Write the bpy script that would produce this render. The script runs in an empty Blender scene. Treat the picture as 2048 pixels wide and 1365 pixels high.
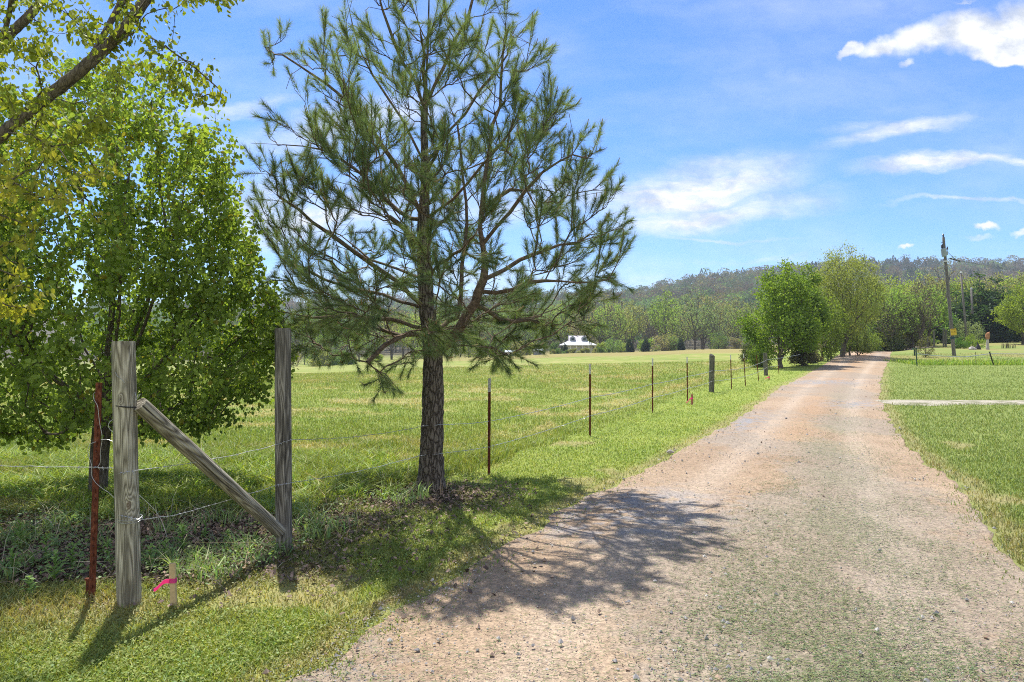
import bpy, math
import numpy as np
from mathutils import Vector
R = math.radians
rng = np.random.default_rng(7)

# ------------------------------------------------------------------ camera, sky, sun
F_PX, HOR, CAM_H = 1365.0, 690.0, 1.70        # focal length and horizon row measured on a 2048 px wide frame
scn = bpy.context.scene
cam_d = bpy.data.cameras.new('camera'); cam = bpy.data.objects.new('camera', cam_d)
scn.collection.objects.link(cam); scn.camera = cam
cam.location = (0, 0, CAM_H); cam.rotation_euler = (R(90), 0, 0)
cam_d.sensor_width = 36; cam_d.lens = 24.0; cam_d.shift_y = 7.5/2048; cam_d.clip_end = 6000; cam_d.clip_start = .05
SUN_DIR = Vector((-0.19, 0.50, 1.0)).normalized()     # towards the sun
SUN_EL = math.asin(SUN_DIR.z); SUN_AZ = math.atan2(SUN_DIR.x, SUN_DIR.y)
sun_d = bpy.data.lights.new('sun', 'SUN'); sun_d.energy = 4.7; sun_d.angle = R(.53); sun_d.color = (1, .95, .87)
sun = bpy.data.objects.new('sun', sun_d); scn.collection.objects.link(sun)
sun.rotation_euler = SUN_DIR.to_track_quat('Z', 'Y').to_euler(); sun.location = (0, 0, 50)
scn.view_settings.view_transform = 'Standard'; scn.view_settings.look = 'None'
scn.view_settings.exposure = 0.85; scn.view_settings.gamma = 1
SKY_STRENGTH = 0.14
scn.cycles.use_denoising = False; scn.cycles.filter_width = 1.05; scn.cycles.sample_clamp_indirect = 4; scn.cycles.use_adaptive_sampling = False
scn.cycles.max_bounces = 6; scn.cycles.transparent_max_bounces = 8

def build_world():
    w = bpy.data.worlds.new('World'); scn.world = w; w.use_nodes = True
    nt = w.node_tree; nt.nodes.clear(); N, L = nt.nodes, nt.links
    def nd(t, **k):
        n = N.new(t)
        for a, b in k.items(): setattr(n, a, b)
        return n
    def ma(op, a, b=None, c=None, clamp=False):
        n = nd('ShaderNodeMath', operation=op, use_clamp=clamp)
        for i, v in enumerate((a, b, c)):
            if v is None: continue
            if isinstance(v, (int, float)): n.inputs[i].default_value = v
            else: L.new(v, n.inputs[i])
        return n.outputs[0]
    out = nd('ShaderNodeOutputWorld'); bg = nd('ShaderNodeBackground'); bg.inputs[1].default_value = SKY_STRENGTH
    sky = nd('ShaderNodeTexSky', sky_type='NISHITA', sun_disc=False); sky.sun_elevation = SUN_EL; sky.sun_rotation = SUN_AZ
    sky.air_density = 1.0; sky.dust_density = 0.1; sky.ozone_density = 2.2; sky.altitude = 200
    tc = nd('ShaderNodeTexCoord'); sp = nd('ShaderNodeSeparateXYZ'); L.new(tc.outputs['Generated'], sp.inputs[0])
    y = ma('MAXIMUM', ma('ABSOLUTE', sp.outputs[1]), .08)
    u, v = ma('DIVIDE', sp.outputs[0], y), ma('DIVIDE', sp.outputs[2], y)
    cb = nd('ShaderNodeCombineXYZ'); L.new(u, cb.inputs[0]); L.new(v, cb.inputs[1])
    def noise(vec, scale, det, sx=1, sy=1, rot=0, rough=.6):
        m = nd('ShaderNodeMapping'); m.inputs['Scale'].default_value = (sx, sy, 1); m.inputs['Rotation'].default_value = (0, 0, rot)
        L.new(vec, m.inputs[0]); n = nd('ShaderNodeTexNoise'); n.inputs['Scale'].default_value = scale
        n.inputs['Detail'].default_value = det; n.inputs['Roughness'].default_value = rough
        L.new(m.outputs[0], n.inputs['Vector']); return n
    def warp(vec, n, amt):
        s = nd('ShaderNodeVectorMath', operation='SUBTRACT'); L.new(n.outputs['Color'], s.inputs[0]); s.inputs[1].default_value = (.5, .5, .5)
        k = nd('ShaderNodeVectorMath', operation='SCALE'); L.new(s.outputs[0], k.inputs[0]); k.inputs['Scale'].default_value = amt
        a = nd('ShaderNodeVectorMath', operation='ADD'); L.new(vec, a.inputs[0]); L.new(k.outputs[0], a.inputs[1]); return a.outputs[0]
    base = cb.outputs[0]
    wc = warp(base, noise(base, 5, 6, 1, 2.2, R(-14)), .09)        # for wisps
    wk = warp(warp(base, noise(base, 12, 7, 1, 1.2), .05), noise(base, 45, 6), .016)              # for puffy clouds
    def blob(vec, px, py, rx, ry, deg, inner, amp, pw=1):
        cx, cy = (px-1024)/F_PX, (HOR-py)/F_PX; a = R(deg)
        s = nd('ShaderNodeVectorMath', operation='SUBTRACT'); L.new(vec, s.inputs[0]); s.inputs[1].default_value = (cx, cy, 0)
        m = nd('ShaderNodeMapping', vector_type='POINT'); m.inputs['Rotation'].default_value = (0, 0, -a); L.new(s.outputs[0], m.inputs[0])
        k = nd('ShaderNodeVectorMath', operation='MULTIPLY'); L.new(m.outputs[0], k.inputs[0]); k.inputs[1].default_value = (F_PX/rx, F_PX/ry, 0)
        l = nd('ShaderNodeVectorMath', operation='LENGTH'); L.new(k.outputs[0], l.inputs[0])
        r = nd('ShaderNodeMapRange', interpolation_type='SMOOTHSTEP'); L.new(l.outputs['Value'], r.inputs[0])
        r.inputs[1].default_value = 1; r.inputs[2].default_value = inner; r.inputs[3].default_value = 0; r.inputs[4].default_value = amp
        return r.outputs[0]
    wisp = None
    for b in [(1390, 375, 330, 78, 8, .0, .85), (1480, 335, 150, 22, 7, .1, .45), (1410, 432, 380, 50, 6, .0, .7), (1290, 440, 130, 34, 0, .1, .5), (1300, 465, 190, 16, 4, 0, .35),
              (1800, 262, 230, 30, 14, 0, .6), (1720, 250, 130, 30, 5, 0, .25), (1880, 322, 250, 28, 9, .1, .75), (2080, 295, 160, 16, 6, .1, .6), (1930, 405, 220, 9, 1, 0, .5),
              (1450, 478, 260, 8, -2, 0, .35), (1500, 520, 300, 12, 3, 0, .25),
              (1080, 400, 420, 70, 8, 0, .5), (700, 250, 420, 60, 10, 0, .55), (560, 430, 500, 120, 4, 0, .6), (900, 560, 700, 60, 0, 0, .4), (1300, 640, 3200, 170, 0, 0, .42), (450, 215, 260, 26, 6, 0, .4)]:
        o = blob(wc, *b); wisp = o if wisp is None else ma('MAXIMUM', wisp, o)
    fil = noise(wc, 6, 10, 1, 6, R(-9), .7)
    fr = nd('ShaderNodeMapRange'); L.new(fil.outputs[0], fr.inputs[0]); fr.inputs[1].default_value = .3; fr.inputs[2].default_value = .62; fr.inputs[3].default_value = .45; fr.inputs[4].default_value = 1.6
    wisp = ma('MULTIPLY', wisp, fr.outputs[0], clamp=True)
    veil = noise(base, 2.2, 5, 1, 3, R(-8)); vr = nd('ShaderNodeMapRange'); L.new(veil.outputs[0], vr.inputs[0])
    vr.inputs[1].default_value = .42; vr.inputs[2].default_value = .75; vr.inputs[3].default_value = 0; vr.inputs[4].default_value = .3
    wisp = ma('MAXIMUM', wisp, vr.outputs[0])
    puff = None
    for b in [(1960, 64, 135, 62, 0, .35, 1), (2060, 60, 130, 75, 0, .4, 1), (1850, 78, 115, 44, 12, .3, 1), (1765, 92, 85, 28, 10, .25, 1), (1702, 98, 42, 18, 25, .5, .9), (2030, 104, 105, 36, 4, .7, 1),
              (2130, 90, 90, 60, 0, .8, 1), (1812, 130, 24, 11, 15, .2, .7), (1970, 451, 36, 11, 0, .4, .95), (1814, 492, 26, 7, 0, .3, .9), (2050, 462, 34, 10, 0, .4, .8), (1960, 475, 40, 8, 0, .2, .4), (1380, 562, 30, 7, 0, .2, .7), (1925, 2, 26, 6, 10, .2, .5)]:
        o = blob(wk, *b); puff = o if puff is None else ma('MAXIMUM', puff, o)
    cloud = ma('MAXIMUM', wisp, puff)
    # unseen broken cloud added behind the camera as fill for camera-facing sides
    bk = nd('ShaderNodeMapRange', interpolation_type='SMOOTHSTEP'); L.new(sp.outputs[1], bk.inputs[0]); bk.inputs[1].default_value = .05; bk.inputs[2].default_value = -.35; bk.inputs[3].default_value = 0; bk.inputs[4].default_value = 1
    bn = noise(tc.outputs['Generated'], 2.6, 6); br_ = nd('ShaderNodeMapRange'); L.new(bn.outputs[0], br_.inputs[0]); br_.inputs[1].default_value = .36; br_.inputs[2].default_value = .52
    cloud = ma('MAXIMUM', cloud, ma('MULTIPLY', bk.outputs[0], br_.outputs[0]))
    up = nd('ShaderNodeMapRange'); L.new(sp.outputs[2], up.inputs[0]); up.inputs[1].default_value = -.01; up.inputs[2].default_value = .02
    cloud = ma('MULTIPLY', cloud, up.outputs[0], clamp=True)
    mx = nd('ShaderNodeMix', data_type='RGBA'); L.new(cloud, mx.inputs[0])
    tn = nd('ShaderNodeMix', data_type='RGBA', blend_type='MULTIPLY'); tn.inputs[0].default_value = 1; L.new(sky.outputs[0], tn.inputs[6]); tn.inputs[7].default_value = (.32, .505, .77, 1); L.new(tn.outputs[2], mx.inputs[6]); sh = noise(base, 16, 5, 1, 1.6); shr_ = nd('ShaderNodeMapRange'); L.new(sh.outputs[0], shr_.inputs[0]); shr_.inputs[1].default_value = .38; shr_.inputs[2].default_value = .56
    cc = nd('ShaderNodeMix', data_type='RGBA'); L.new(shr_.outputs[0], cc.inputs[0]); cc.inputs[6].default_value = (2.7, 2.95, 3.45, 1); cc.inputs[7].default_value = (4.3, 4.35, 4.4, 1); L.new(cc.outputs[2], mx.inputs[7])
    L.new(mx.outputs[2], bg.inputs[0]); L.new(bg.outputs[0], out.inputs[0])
build_world()

# ------------------------------------------------------------------ helpers
def nvec(a): return a/np.maximum(np.linalg.norm(a, axis=-1, keepdims=True), 1e-9)
def _hash(ix, iy, seed):
    h = (ix.astype(np.int64)*374761393 + iy.astype(np.int64)*668265263 + seed*1442695041) & 0x7fffffff
    h = ((h ^ (h >> 13))*1274126177) & 0x7fffffff
    return ((h ^ (h >> 16)) & 0xffff)/65535.0
def vnoise(x, y, seed=0):
    ix, iy = np.floor(x), np.floor(y); fx, fy = x-ix, y-iy
    fx, fy = fx*fx*(3-2*fx), fy*fy*(3-2*fy)
    a, b, c, d = _hash(ix, iy, seed), _hash(ix+1, iy, seed), _hash(ix, iy+1, seed), _hash(ix+1, iy+1, seed)
    return (a*(1-fx)+b*fx)*(1-fy)+(c*(1-fx)+d*fx)*fy
def fbm(x, y, seed=0, o=4):
    s, a, t = 0, .5, 0
    for k in range(o): s = s+a*vnoise(x*2**k, y*2**k, seed+k*17); t += a; a *= .5
    return s/t
def smooth(e0, e1, x):
    t = np.clip((x-e0)/(e1-e0), 0, 1); return t*t*(3-2*t)
def lerp(a, b, t): return a+(b-a)*t

TY = np.array([-50, 0, 30, 45, 55, 67, 78, 90, 110, 150, 250, 400, 600, 900, 1300, 3000], float)
TT = np.array([-2.5, -.6, -.31, -.09, .13, .33, .45, .55, .62, .75, 2.5])
def _pro(vals): return np.interp(TY, *zip(*vals))
_cols = []
for zf, zr in ((-4.5, 40), (-4.5, 42), (-3.5, 44), (-1.27, 46), (-.06, 58), (.8, 84)):
    _cols.append(_pro([(-50, 0), (0, 0), (30, 0), (150, zf), (250, zf-1.6), (400, zf+1), (600, zf+.42*zr), (900, zr), (1300, zr*.7), (3000, zr*.3)]))
for z90, z110, zr in ((.9, .6, 96), (.75, .5, 100), (1.75, 1.9, 98), (1.95, 2.2, 97), (2.3, 2.6, 90)):
    z67 = 1.0 if z90 < 1 else 1.15
    _cols.append(_pro([(-50, 0), (0, 0), (33, 0), (45, .24), (55, .62), (67, z67), (90, z90), (110, z110), (250, 3), (400, 8), (600, .42*zr), (900, zr), (1300, zr*.7), (3000, zr*.3)]))
TZ = np.array(_cols)      # [t, Y]
def ground_z(X, Y):
    X = np.asarray(X, float); Y = np.asarray(Y, float)
    t = np.clip(X/np.maximum(Y, 1), TT[0], TT[-1]-1e-6); y = np.clip(Y, TY[0], TY[-1]-1e-6)
    i = np.clip(np.searchsorted(TT, t, 'right')-1, 0, len(TT)-2); j = np.clip(np.searchsorted(TY, y, 'right')-1, 0, len(TY)-2)
    a = (t-TT[i])/(TT[i+1]-TT[i]); b = (y-TY[j])/(TY[j+1]-TY[j])
    a = a*a*(3-2*a)
    z = (TZ[i, j]*(1-a)+TZ[i+1, j]*a)*(1-b)+(TZ[i, j+1]*(1-a)+TZ[i+1, j+1]*a)*b
    amp = .03+.0*Y
    hill = smooth(300, 500, Y)
    z = z+amp*(fbm(X*.45, Y*.45, 3, 3)-.5)*smooth(1, 5, Y+3)+hill*18*(fbm(X*.006, Y*.006, 9, 3)-.5)
    return z
def gz(x, y): return float(ground_z(np.array([x]), np.array([y]))[0])
_YS = np.geomspace(1.5, 700, 6000)
def at(px, py, near=0):
    """first ground point seen along a direction; gives X, Y, Z in the world"""
    t = (px-1024)/F_PX; z = ground_z(t*_YS, _YS); pr = HOR+(CAM_H-z)*F_PX/_YS
    k = np.argmax((pr <= py) & (_YS > near))
    return (t*_YS[k], _YS[k], float(z[k]))
def P(px, py, d): return np.array([(px-1024)/F_PX*d, d, CAM_H+(HOR-py)/F_PX*d])

def tag(o, label=None, cat=None, group=None, kind=None):
    if label: o['label'] = label
    if cat: o['category'] = cat
    if group: o['group'] = group
    if kind: o['kind'] = kind
    return o
def empty(name, loc, label, cat, group=None):
    o = bpy.data.objects.new(name, None); scn.collection.objects.link(o); o.location = loc; o.empty_display_size = .2
    return tag(o, label, cat, group)
def mesh(name, V, faces, mats, parent=None, col=None, smooth_=False, mi=None, origin=None):
    """faces: list of int arrays (n,k); V world coords; origin subtracts the object's place"""
    V = np.asarray(V, np.float32)
    if origin is not None: V = V-np.asarray(origin, np.float32)
    me = bpy.data.meshes.new(name); me.vertices.add(len(V)); me.vertices.foreach_set('co', V.ravel())
    faces = [np.asarray(f, np.int32) for f in faces if len(f)]
    li = np.concatenate([f.ravel() for f in faces]); sz = np.concatenate([np.full(len(f), f.shape[1], np.int32) for f in faces])
    st = np.concatenate([[0], np.cumsum(sz)[:-1]]).astype(np.int32)
    me.loops.add(len(li)); me.loops.foreach_set('vertex_index', li)
    me.polygons.add(len(sz)); me.polygons.foreach_set('loop_start', st)
    me.polygons.foreach_set('use_smooth', np.full(len(sz), smooth_))
    if mi is not None: me.polygons.foreach_set('material_index', np.asarray(mi, np.int32))
    if col is not None:
        a = me.color_attributes.new('Col', 'FLOAT_COLOR', 'POINT'); c = np.ones((len(V), 4), np.float32); c[:, :3] = np.clip(col, 0, 1); a.data.foreach_set('color', c.ravel())
    me.update(calc_edges=True); me.validate()
    for m in (mats if isinstance(mats, (list, tuple)) else [mats]): me.materials.append(m)
    o = bpy.data.objects.new(name, me); scn.collection.objects.link(o)
    if parent is not None: o.parent = parent
    elif origin is not None: o.location = origin
    return o
class MB:
    def __init__(s): s.v = []; s.q = []; s.t = []; s.n = 0
    def add(s, V, quads=(), tris=()):
        V = np.asarray(V, float); s.v.append(V)
        if len(quads): s.q.append(np.asarray(quads)+s.n)
        if len(tris): s.t.append(np.asarray(tris)+s.n)
        s.n += len(V)
    def tube(s, pts, rad, k=8, cap=True, sq=None):
        pts = np.asarray(pts, float); m = len(pts); rad = np.broadcast_to(rad, (m,))
        T = np.gradient(pts, axis=0); T = nvec(T)
        a = T[0]; ref = np.array([0, 0, 1.]) if abs(a[2]) < .9 else np.array([1., 0, 0])
        U = np.zeros((m, 3)); u = nvec(np.cross(ref, a))
        for i in range(m): u = nvec(u-T[i]*np.dot(u, T[i])); U[i] = u
        W = np.cross(T, U); an = np.arange(k)*2*np.pi/k
        V = pts[:, None]+rad[:, None, None]*(np.cos(an)[None, :, None]*U[:, None]+np.sin(an)[None, :, None]*W[:, None])
        V = V.reshape(-1, 3); i, j = np.meshgrid(np.arange(m-1), np.arange(k), indexing='ij'); j2 = (j+1) % k
        Q = np.stack([i*k+j, i*k+j2, (i+1)*k+j2, (i+1)*k+j], -1).reshape(-1, 4); Tr = []
        if cap:
            V = np.vstack([V, pts[:1], pts[-1:]]); c0, c1 = m*k, m*k+1; jj = np.arange(k); j3 = (jj+1) % k
            Tr = np.vstack([np.stack([np.full(k, c0), j3, jj], -1), np.stack([np.full(k, c1), (m-1)*k+jj, (m-1)*k+j3], -1)])
        s.add(V, Q, Tr)
    def box(s, c, size, rot=None):
        c = np.asarray(c, float); h = np.asarray(size, float)/2
        V = np.array([[x, y, z] for x in (-1, 1) for y in (-1, 1) for z in (-1, 1)])*h
        if rot is not None: V = V @ np.asarray(rot).T
        s.add(V+c, [[0, 1, 3, 2], [4, 6, 7, 5], [0, 4, 5, 1], [2, 3, 7, 6], [0, 2, 6, 4], [1, 5, 7, 3]])
    def build(s, name, mats, parent=None, origin=None, **k):
        f = []
        if s.q: f.append(np.vstack(s.q))
        if s.t: f.append(np.vstack(s.t))
        return mesh(name, np.vstack(s.v), f, mats, parent, origin=origin, **k)

# ------------------------------------------------------------------ materials
class MT:
    def __init__(s, name, rough=.85, spec=.25):
        s.m = bpy.data.materials.new(name); s.m.use_nodes = True; s.nt = s.m.node_tree
        s.b = s.nt.nodes['Principled BSDF']; s.b.inputs['Roughness'].default_value = rough; s.b.inputs['Specular IOR Level'].default_value = spec
        s.out = s.nt.nodes['Material Output']
    def n(s, t, **k):
        n = s.nt.nodes.new(t)
        for a, b in k.items(): setattr(n, a, b)
        return n
    def l(s, a, b): s.nt.links.new(a, b)
    def coord(s, scale=(1, 1, 1), which='Object'):
        tc = s.n('ShaderNodeTexCoord'); m = s.n('ShaderNodeMapping'); m.inputs['Scale'].default_value = scale
        s.l(tc.outputs[which], m.inputs[0]); return m.outputs[0]
    def noise(s, vec, scale, det=4, rough=.55, dist=0):
        n = s.n('ShaderNodeTexNoise'); n.inputs['Scale'].default_value = scale; n.inputs['Detail'].default_value = det
        n.inputs['Roughness'].default_value = rough; n.inputs['Distortion'].default_value = dist; s.l(vec, n.inputs['Vector']); return n.outputs[0]
    def vor(s, vec, scale, feat='F1', out='Distance'):
        n = s.n('ShaderNodeTexVoronoi', feature=feat); n.inputs['Scale'].default_value = scale; s.l(vec, n.inputs['Vector']); return n.outputs[out]
    def ramp(s, fac, stops, interp='LINEAR'):
        r = s.n('ShaderNodeValToRGB'); r.color_ramp.interpolation = interp; e = r.color_ramp.elements
        while len(e) < len(stops): e.new(.5)
        for q, (p, c) in zip(e, stops): q.position = p; q.color = (c, c, c, 1) if isinstance(c, (int, float)) else (*c, 1)
        s.l(fac, r.inputs[0]); return r.outputs[0]
    def mix(s, a, b, fac, mode='MIX'):
        m = s.n('ShaderNodeMix', data_type='RGBA', blend_type=mode)
        for v, i in ((fac, 0), (a, 6), (b, 7)):
            if isinstance(v, (int, float)): m.inputs[i].default_value = v
            elif isinstance(v, tuple): m.inputs[i].default_value = (*v, 1)
            else: s.l(v, m.inputs[i])
        return m.outputs[2]
    def attr(s): n = s.n('ShaderNodeAttribute', attribute_name='Col'); return n.outputs['Color']
    def base(s, c):
        if isinstance(c, tuple): s.b.inputs['Base Color'].default_value = (*c, 1)
        else: s.l(c, s.b.inputs['Base Color'])
    def bump(s, h, dist=.01, strength=1):
        b = s.n('ShaderNodeBump'); b.inputs['Distance'].default_value = dist; b.inputs['Strength'].default_value = strength
        s.l(h, b.inputs['Height']); s.l(b.outputs[0], s.b.inputs['Normal'])
def leaf_mat(name, trans=.4, rough=.5, spec=.35, tcol=(1.25, 1.25, .55)):
    t = MT(name, rough, spec); oi = t.n('ShaderNodeObjectInfo')
    c = t.mix(t.attr(), oi.outputs['Color'], 1., 'MULTIPLY'); t.base(c)
    tr = t.n('ShaderNodeBsdfTranslucent'); t.l(t.mix(c, tcol, 1., 'MULTIPLY'), tr.inputs[0])
    ms = t.n('ShaderNodeMixShader'); ms.inputs[0].default_value = trans
    t.l(t.b.outputs[0], ms.inputs[1]); t.l(tr.outputs[0], ms.inputs[2]); t.l(ms.outputs[0], t.out.inputs[0]); return t.m
M = {}
M['leaf'] = leaf_mat('leaf', .45, .6, .2)
M['far_leaf'] = leaf_mat('far_leaf', .3, 1., .0)
M['needle'] = leaf_mat('pine_needle', .35, .6, .15, (1.15, 1.25, .6))
M['grass'] = leaf_mat('grass_blade', .4, .55, .3)
t = MT('plain_vertex', .9, .15); t.base(t.mix(t.attr(), (1, 1, 1), 0.)); M['plain'] = t.m
# pine bark
t = MT('pine_bark', .95, .15); c = t.coord((1, 1, .27)); nn = t.n('ShaderNodeVectorMath', operation='ADD'); n1 = t.n('ShaderNodeTexNoise'); n1.inputs['Scale'].default_value = 18; n1.inputs['Detail'].default_value = 4; t.l(c, n1.inputs['Vector'])
k = t.n('ShaderNodeVectorMath', operation='SCALE'); k.inputs['Scale'].default_value = .06; t.l(n1.outputs['Color'], k.inputs[0]); t.l(c, nn.inputs[0]); t.l(k.outputs[0], nn.inputs[1])
ed = t.vor(nn.outputs[0], 26, 'DISTANCE_TO_EDGE'); fine = t.noise(t.coord((1, 1, 3)), 60, 6, .65); pl = t.ramp(ed, [(0, 0.), (.16, .8), (.5, 1.)])
t.base(t.mix(t.mix((.028, .022, .018), (.19, .165, .14), pl), (.30, .22, .165), t.ramp(fine, [(.5, 0.), (.75, .75)])))
t.bump(t.mix(pl, fine, .25), .02, 1.0); M['pine_bark'] = t.m
t = MT('limb_bark', .95, .15); f1 = t.noise(t.coord((1, 1, 1)), 28, 6, .65); f2 = t.noise(t.coord(), 4, 3)
t.base(t.mix(t.ramp(f1, [(.3, (.05, .038, .03)), (.6, (.17, .12, .085)), (.8, (.27, .21, .16))]), (.115, .12, .075), t.ramp(f2, [(.45, 0.), (.7, .6)]))); t.bump(f1, .012, .8); M['limb_bark'] = t.m
t = MT('grey_bark', .95, .15); f1 = t.noise(t.coord((1, 1, .35)), 38, 6, .65); f2 = t.vor(t.coord((1, 1, .3)), 30, 'DISTANCE_TO_EDGE')
t.base(t.mix(t.ramp(f1, [(.3, (.055, .045, .038)), (.7, (.21, .175, .14))]), (.03, .025, .02), t.ramp(f2, [(0, .7), (.1, 0.)]))); t.bump(t.mix(f1, f2, .4), .012, .9); M['grey_bark'] = t.m
t = MT('far_bark', .95, .1); t.base(t.ramp(t.noise(t.coord(), 2, 3), [(.3, (.05, .04, .035)), (.7, (.15, .125, .105))])); M['far_bark'] = t.m
# weathered timber
def timber(name, c_lo, c_mid, c_hi, seed, dark=.5, knots=()):
    t = MT(name, .88, .2); tc = t.n('ShaderNodeTexCoord'); mp = t.n('ShaderNodeMapping'); mp.inputs['Location'].default_value = (seed, seed*.7, 0); t.l(tc.outputs['Object'], mp.inputs[0])
    sc = lambda s: (lambda m: (t.l(mp.outputs[0], m.inputs[0]), m.outputs[0])[1])((lambda m: (setattr(m.inputs['Scale'], 'default_value', s), m)[1])(t.n('ShaderNodeMapping')))
    big = t.noise(sc((9, 9, 1.5)), 1.6, 3, .5, .6)
    rings = t.noise(sc((11, 11, .9)), 1.0, 2, .4, .35); core = None
    for kx, kz, kr in knots:
        sb = t.n('ShaderNodeVectorMath', operation='SUBTRACT'); t.l(tc.outputs['Object'], sb.inputs[0]); sb.inputs[1].default_value = (kx, 0, kz)
        mu = t.n('ShaderNodeVectorMath', operation='MULTIPLY'); t.l(sb.outputs[0], mu.inputs[0]); mu.inputs[1].default_value = (1/kr, .0, .36/kr)
        ln = t.n('ShaderNodeVectorMath', operation='LENGTH'); t.l(mu.outputs[0], ln.inputs[0]); pw = t.n('ShaderNodeMath', operation='POWER'); pw.inputs[0].default_value = .45; t.l(ln.outputs['Value'], pw.inputs[1])
        ad = t.n('ShaderNodeMath', operation='MULTIPLY_ADD'); t.l(pw.outputs[0], ad.inputs[0]); ad.inputs[1].default_value = .42; t.l(rings, ad.inputs[2]); rings = ad.outputs[0]
        cr_ = t.ramp(ln.outputs['Value'], [(.45, 1.), (.75, 0.)]); core = cr_ if core is None else t.mix(core, (1, 1, 1), cr_)
    rm = t.n('ShaderNodeMath', operation='MULTIPLY'); t.l(rings, rm.inputs[0]); rm.inputs[1].default_value = 27
    rp = t.n('ShaderNodeMath', operation='PINGPONG'); t.l(rm.outputs[0], rp.inputs[0]); rp.inputs[1].default_value = 1.0
    class G: outputs = {'Fac': rp.outputs[0]}
    grain = G
    fine = t.noise(sc((70, 70, 2.2)), 2.2, 5, .65)
    crack = t.noise(sc((26, 26, .7)), 1.5, 4, .6)
    cr = t.ramp(crack, [(.34, 1.), (.41, 0.)])
    col = t.ramp(t.mix(grain.outputs['Fac'], fine, .6), [(.25, c_lo), (.48, c_mid), (.72, c_hi)])
    col = t.mix(col, tuple(x*dark for x in c_mid), t.ramp(big, [(.48, 0.), (.62, .75)]))
    if core is not None: col = t.mix(col, (.16, .11, .075), t.mix((0, 0, 0), core, .7))
    col = t.mix(col, (.02, .018, .016), t.ramp(crack, [(.33, .9), (.40, 0.)])); t.base(col)
    h = t.mix(t.mix(grain.outputs['Fac'], fine, .5), (0., 0., 0.), cr); t.bump(h, .006, .9); return t.m
M['post_pale'] = timber('weathered_post', (.11, .095, .065), (.33, .30, .225), (.56, .52, .41), 0, .42, ((.025, .66, .017), (-.02, 1.35, .006)))
M['post_dark'] = timber('dark_weathered_post', (.06, .055, .048), (.18, .165, .14), (.37, .345, .30), 3.1, .35)
M['post_old'] = timber('old_grey_post', (.045, .042, .035), (.12, .115, .09), (.22, .21, .16), 7.3, .5)
M['brace'] = timber('brace_timber', (.08, .065, .05), (.25, .225, .17), (.43, .40, .32), 5.2, .4)
M['pole'] = timber('pole_timber', (.08, .07, .065), (.16, .145, .135), (.27, .25, .235), 1.2, .6)
t = MT('rust', .9, .2); f = t.noise(t.coord((1, 1, .4)), 45, 5, .65)
t.base(t.ramp(f, [(.3, (.035, .014, .010)), (.5, (.12, .036, .02)), (.66, (.21, .07, .035)), (.78, (.4, .3, .25))])); t.bump(f, .002, .6); M['rust'] = t.m
t = MT('chipped_white', .7, .3); f = t.noise(t.coord(), 60, 4, .6); t.base(t.ramp(f, [(.35, (.2, .12, .09)), (.45, (.55, .55, .53)), (.8, (.72, .73, .72))])); M['post_white'] = t.m
t = MT('galvanised', .4, .5); t.b.inputs['Metallic'].default_value = .55; t.base(t.ramp(t.noise(t.coord(), 60, 3), [(.3, (.25, .25, .26)), (.7, (.55, .56, .58))])); M['wire'] = t.m
def flat(name, c, rough=.6, spec=.3, var=.25, sc=12, bumpd=0):
    t = MT(name, rough, spec); f = t.noise(t.coord(), sc, 4, .6); t.base(t.ramp(f, [(.25, tuple(x*(1-var) for x in c)), (.75, tuple(min(1, x*(1+var)) for x in c))]))
    if bumpd: t.bump(f, bumpd, .7)
    return t.m
M['pine_lath'] = flat('new_pine_lath', (.55, .41, .22), .75, .2, .2, 40)
M['old_lath'] = flat('orange_lath', (.36, .13, .09), .8, .2, .25, 40)
t = MT('pink_ribbon', .35, .4); t.base(t.ramp(t.noise(t.coord(), 20, 2), [(.3, (.80, .05, .30)), (.7, (.95, .12, .42))])); tr = t.n('ShaderNodeBsdfTranslucent'); tr.inputs[0].default_value = (1, .2, .5, 1); ms = t.n('ShaderNodeMixShader'); ms.inputs[0].default_value = .45
t.l(t.b.outputs[0], ms.inputs[1]); t.l(tr.outputs[0], ms.inputs[2]); t.l(ms.outputs[0], t.out.inputs[0]); M['ribbon'] = t.m
M['steel'] = flat('transformer_steel', (.27, .32, .34), .5, .4, .15, 6)
M['insul'] = flat('dark_insulator', (.035, .03, .035), .3, .5, .1)
M['yellow'] = flat('yellow_sign', (.62, .43, .03), .5, .3, .12, 8)
M['orange'] = flat('orange_mark', (.33, .16, .01), .6, .3, .1)
M['teal'] = flat('dark_teal_band', (.02, .06, .08), .6, .3, .2)
M['white_metal'] = flat('pale_metal', (.62, .62, .64), .45, .4, .12, 3)
M['lav_metal'] = flat('lavender_roof_sheet', (.50, .46, .52), .45, .4, .06, 1)
M['white_paint'] = flat('white_paint', (.7, .7, .68), .6, .3, .1, 2)
M['grey_paint'] = flat('grey_siding', (.25, .27, .3), .7, .3, .15, 2)
t = MT('window_glass', .08, .6); t.base((.03, .04, .05)); M['glass'] = t.m
M['rock'] = flat('pale_rock', (.42, .38, .35), .9, .2, .35, 6, .02)
M['green_post'] = flat('green_post', (.02, .06, .045), .5, .4, .2)
M['rope'] = flat('white_rope', (.6, .6, .56), .8, .2, .1)
M['dark_iron'] = flat('dark_iron', (.03, .028, .03), .7, .3, .3)
M['stump'] = flat('orange_stump_wood', (.33, .16, .08), .9, .2, .45, 5, .02)

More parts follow.
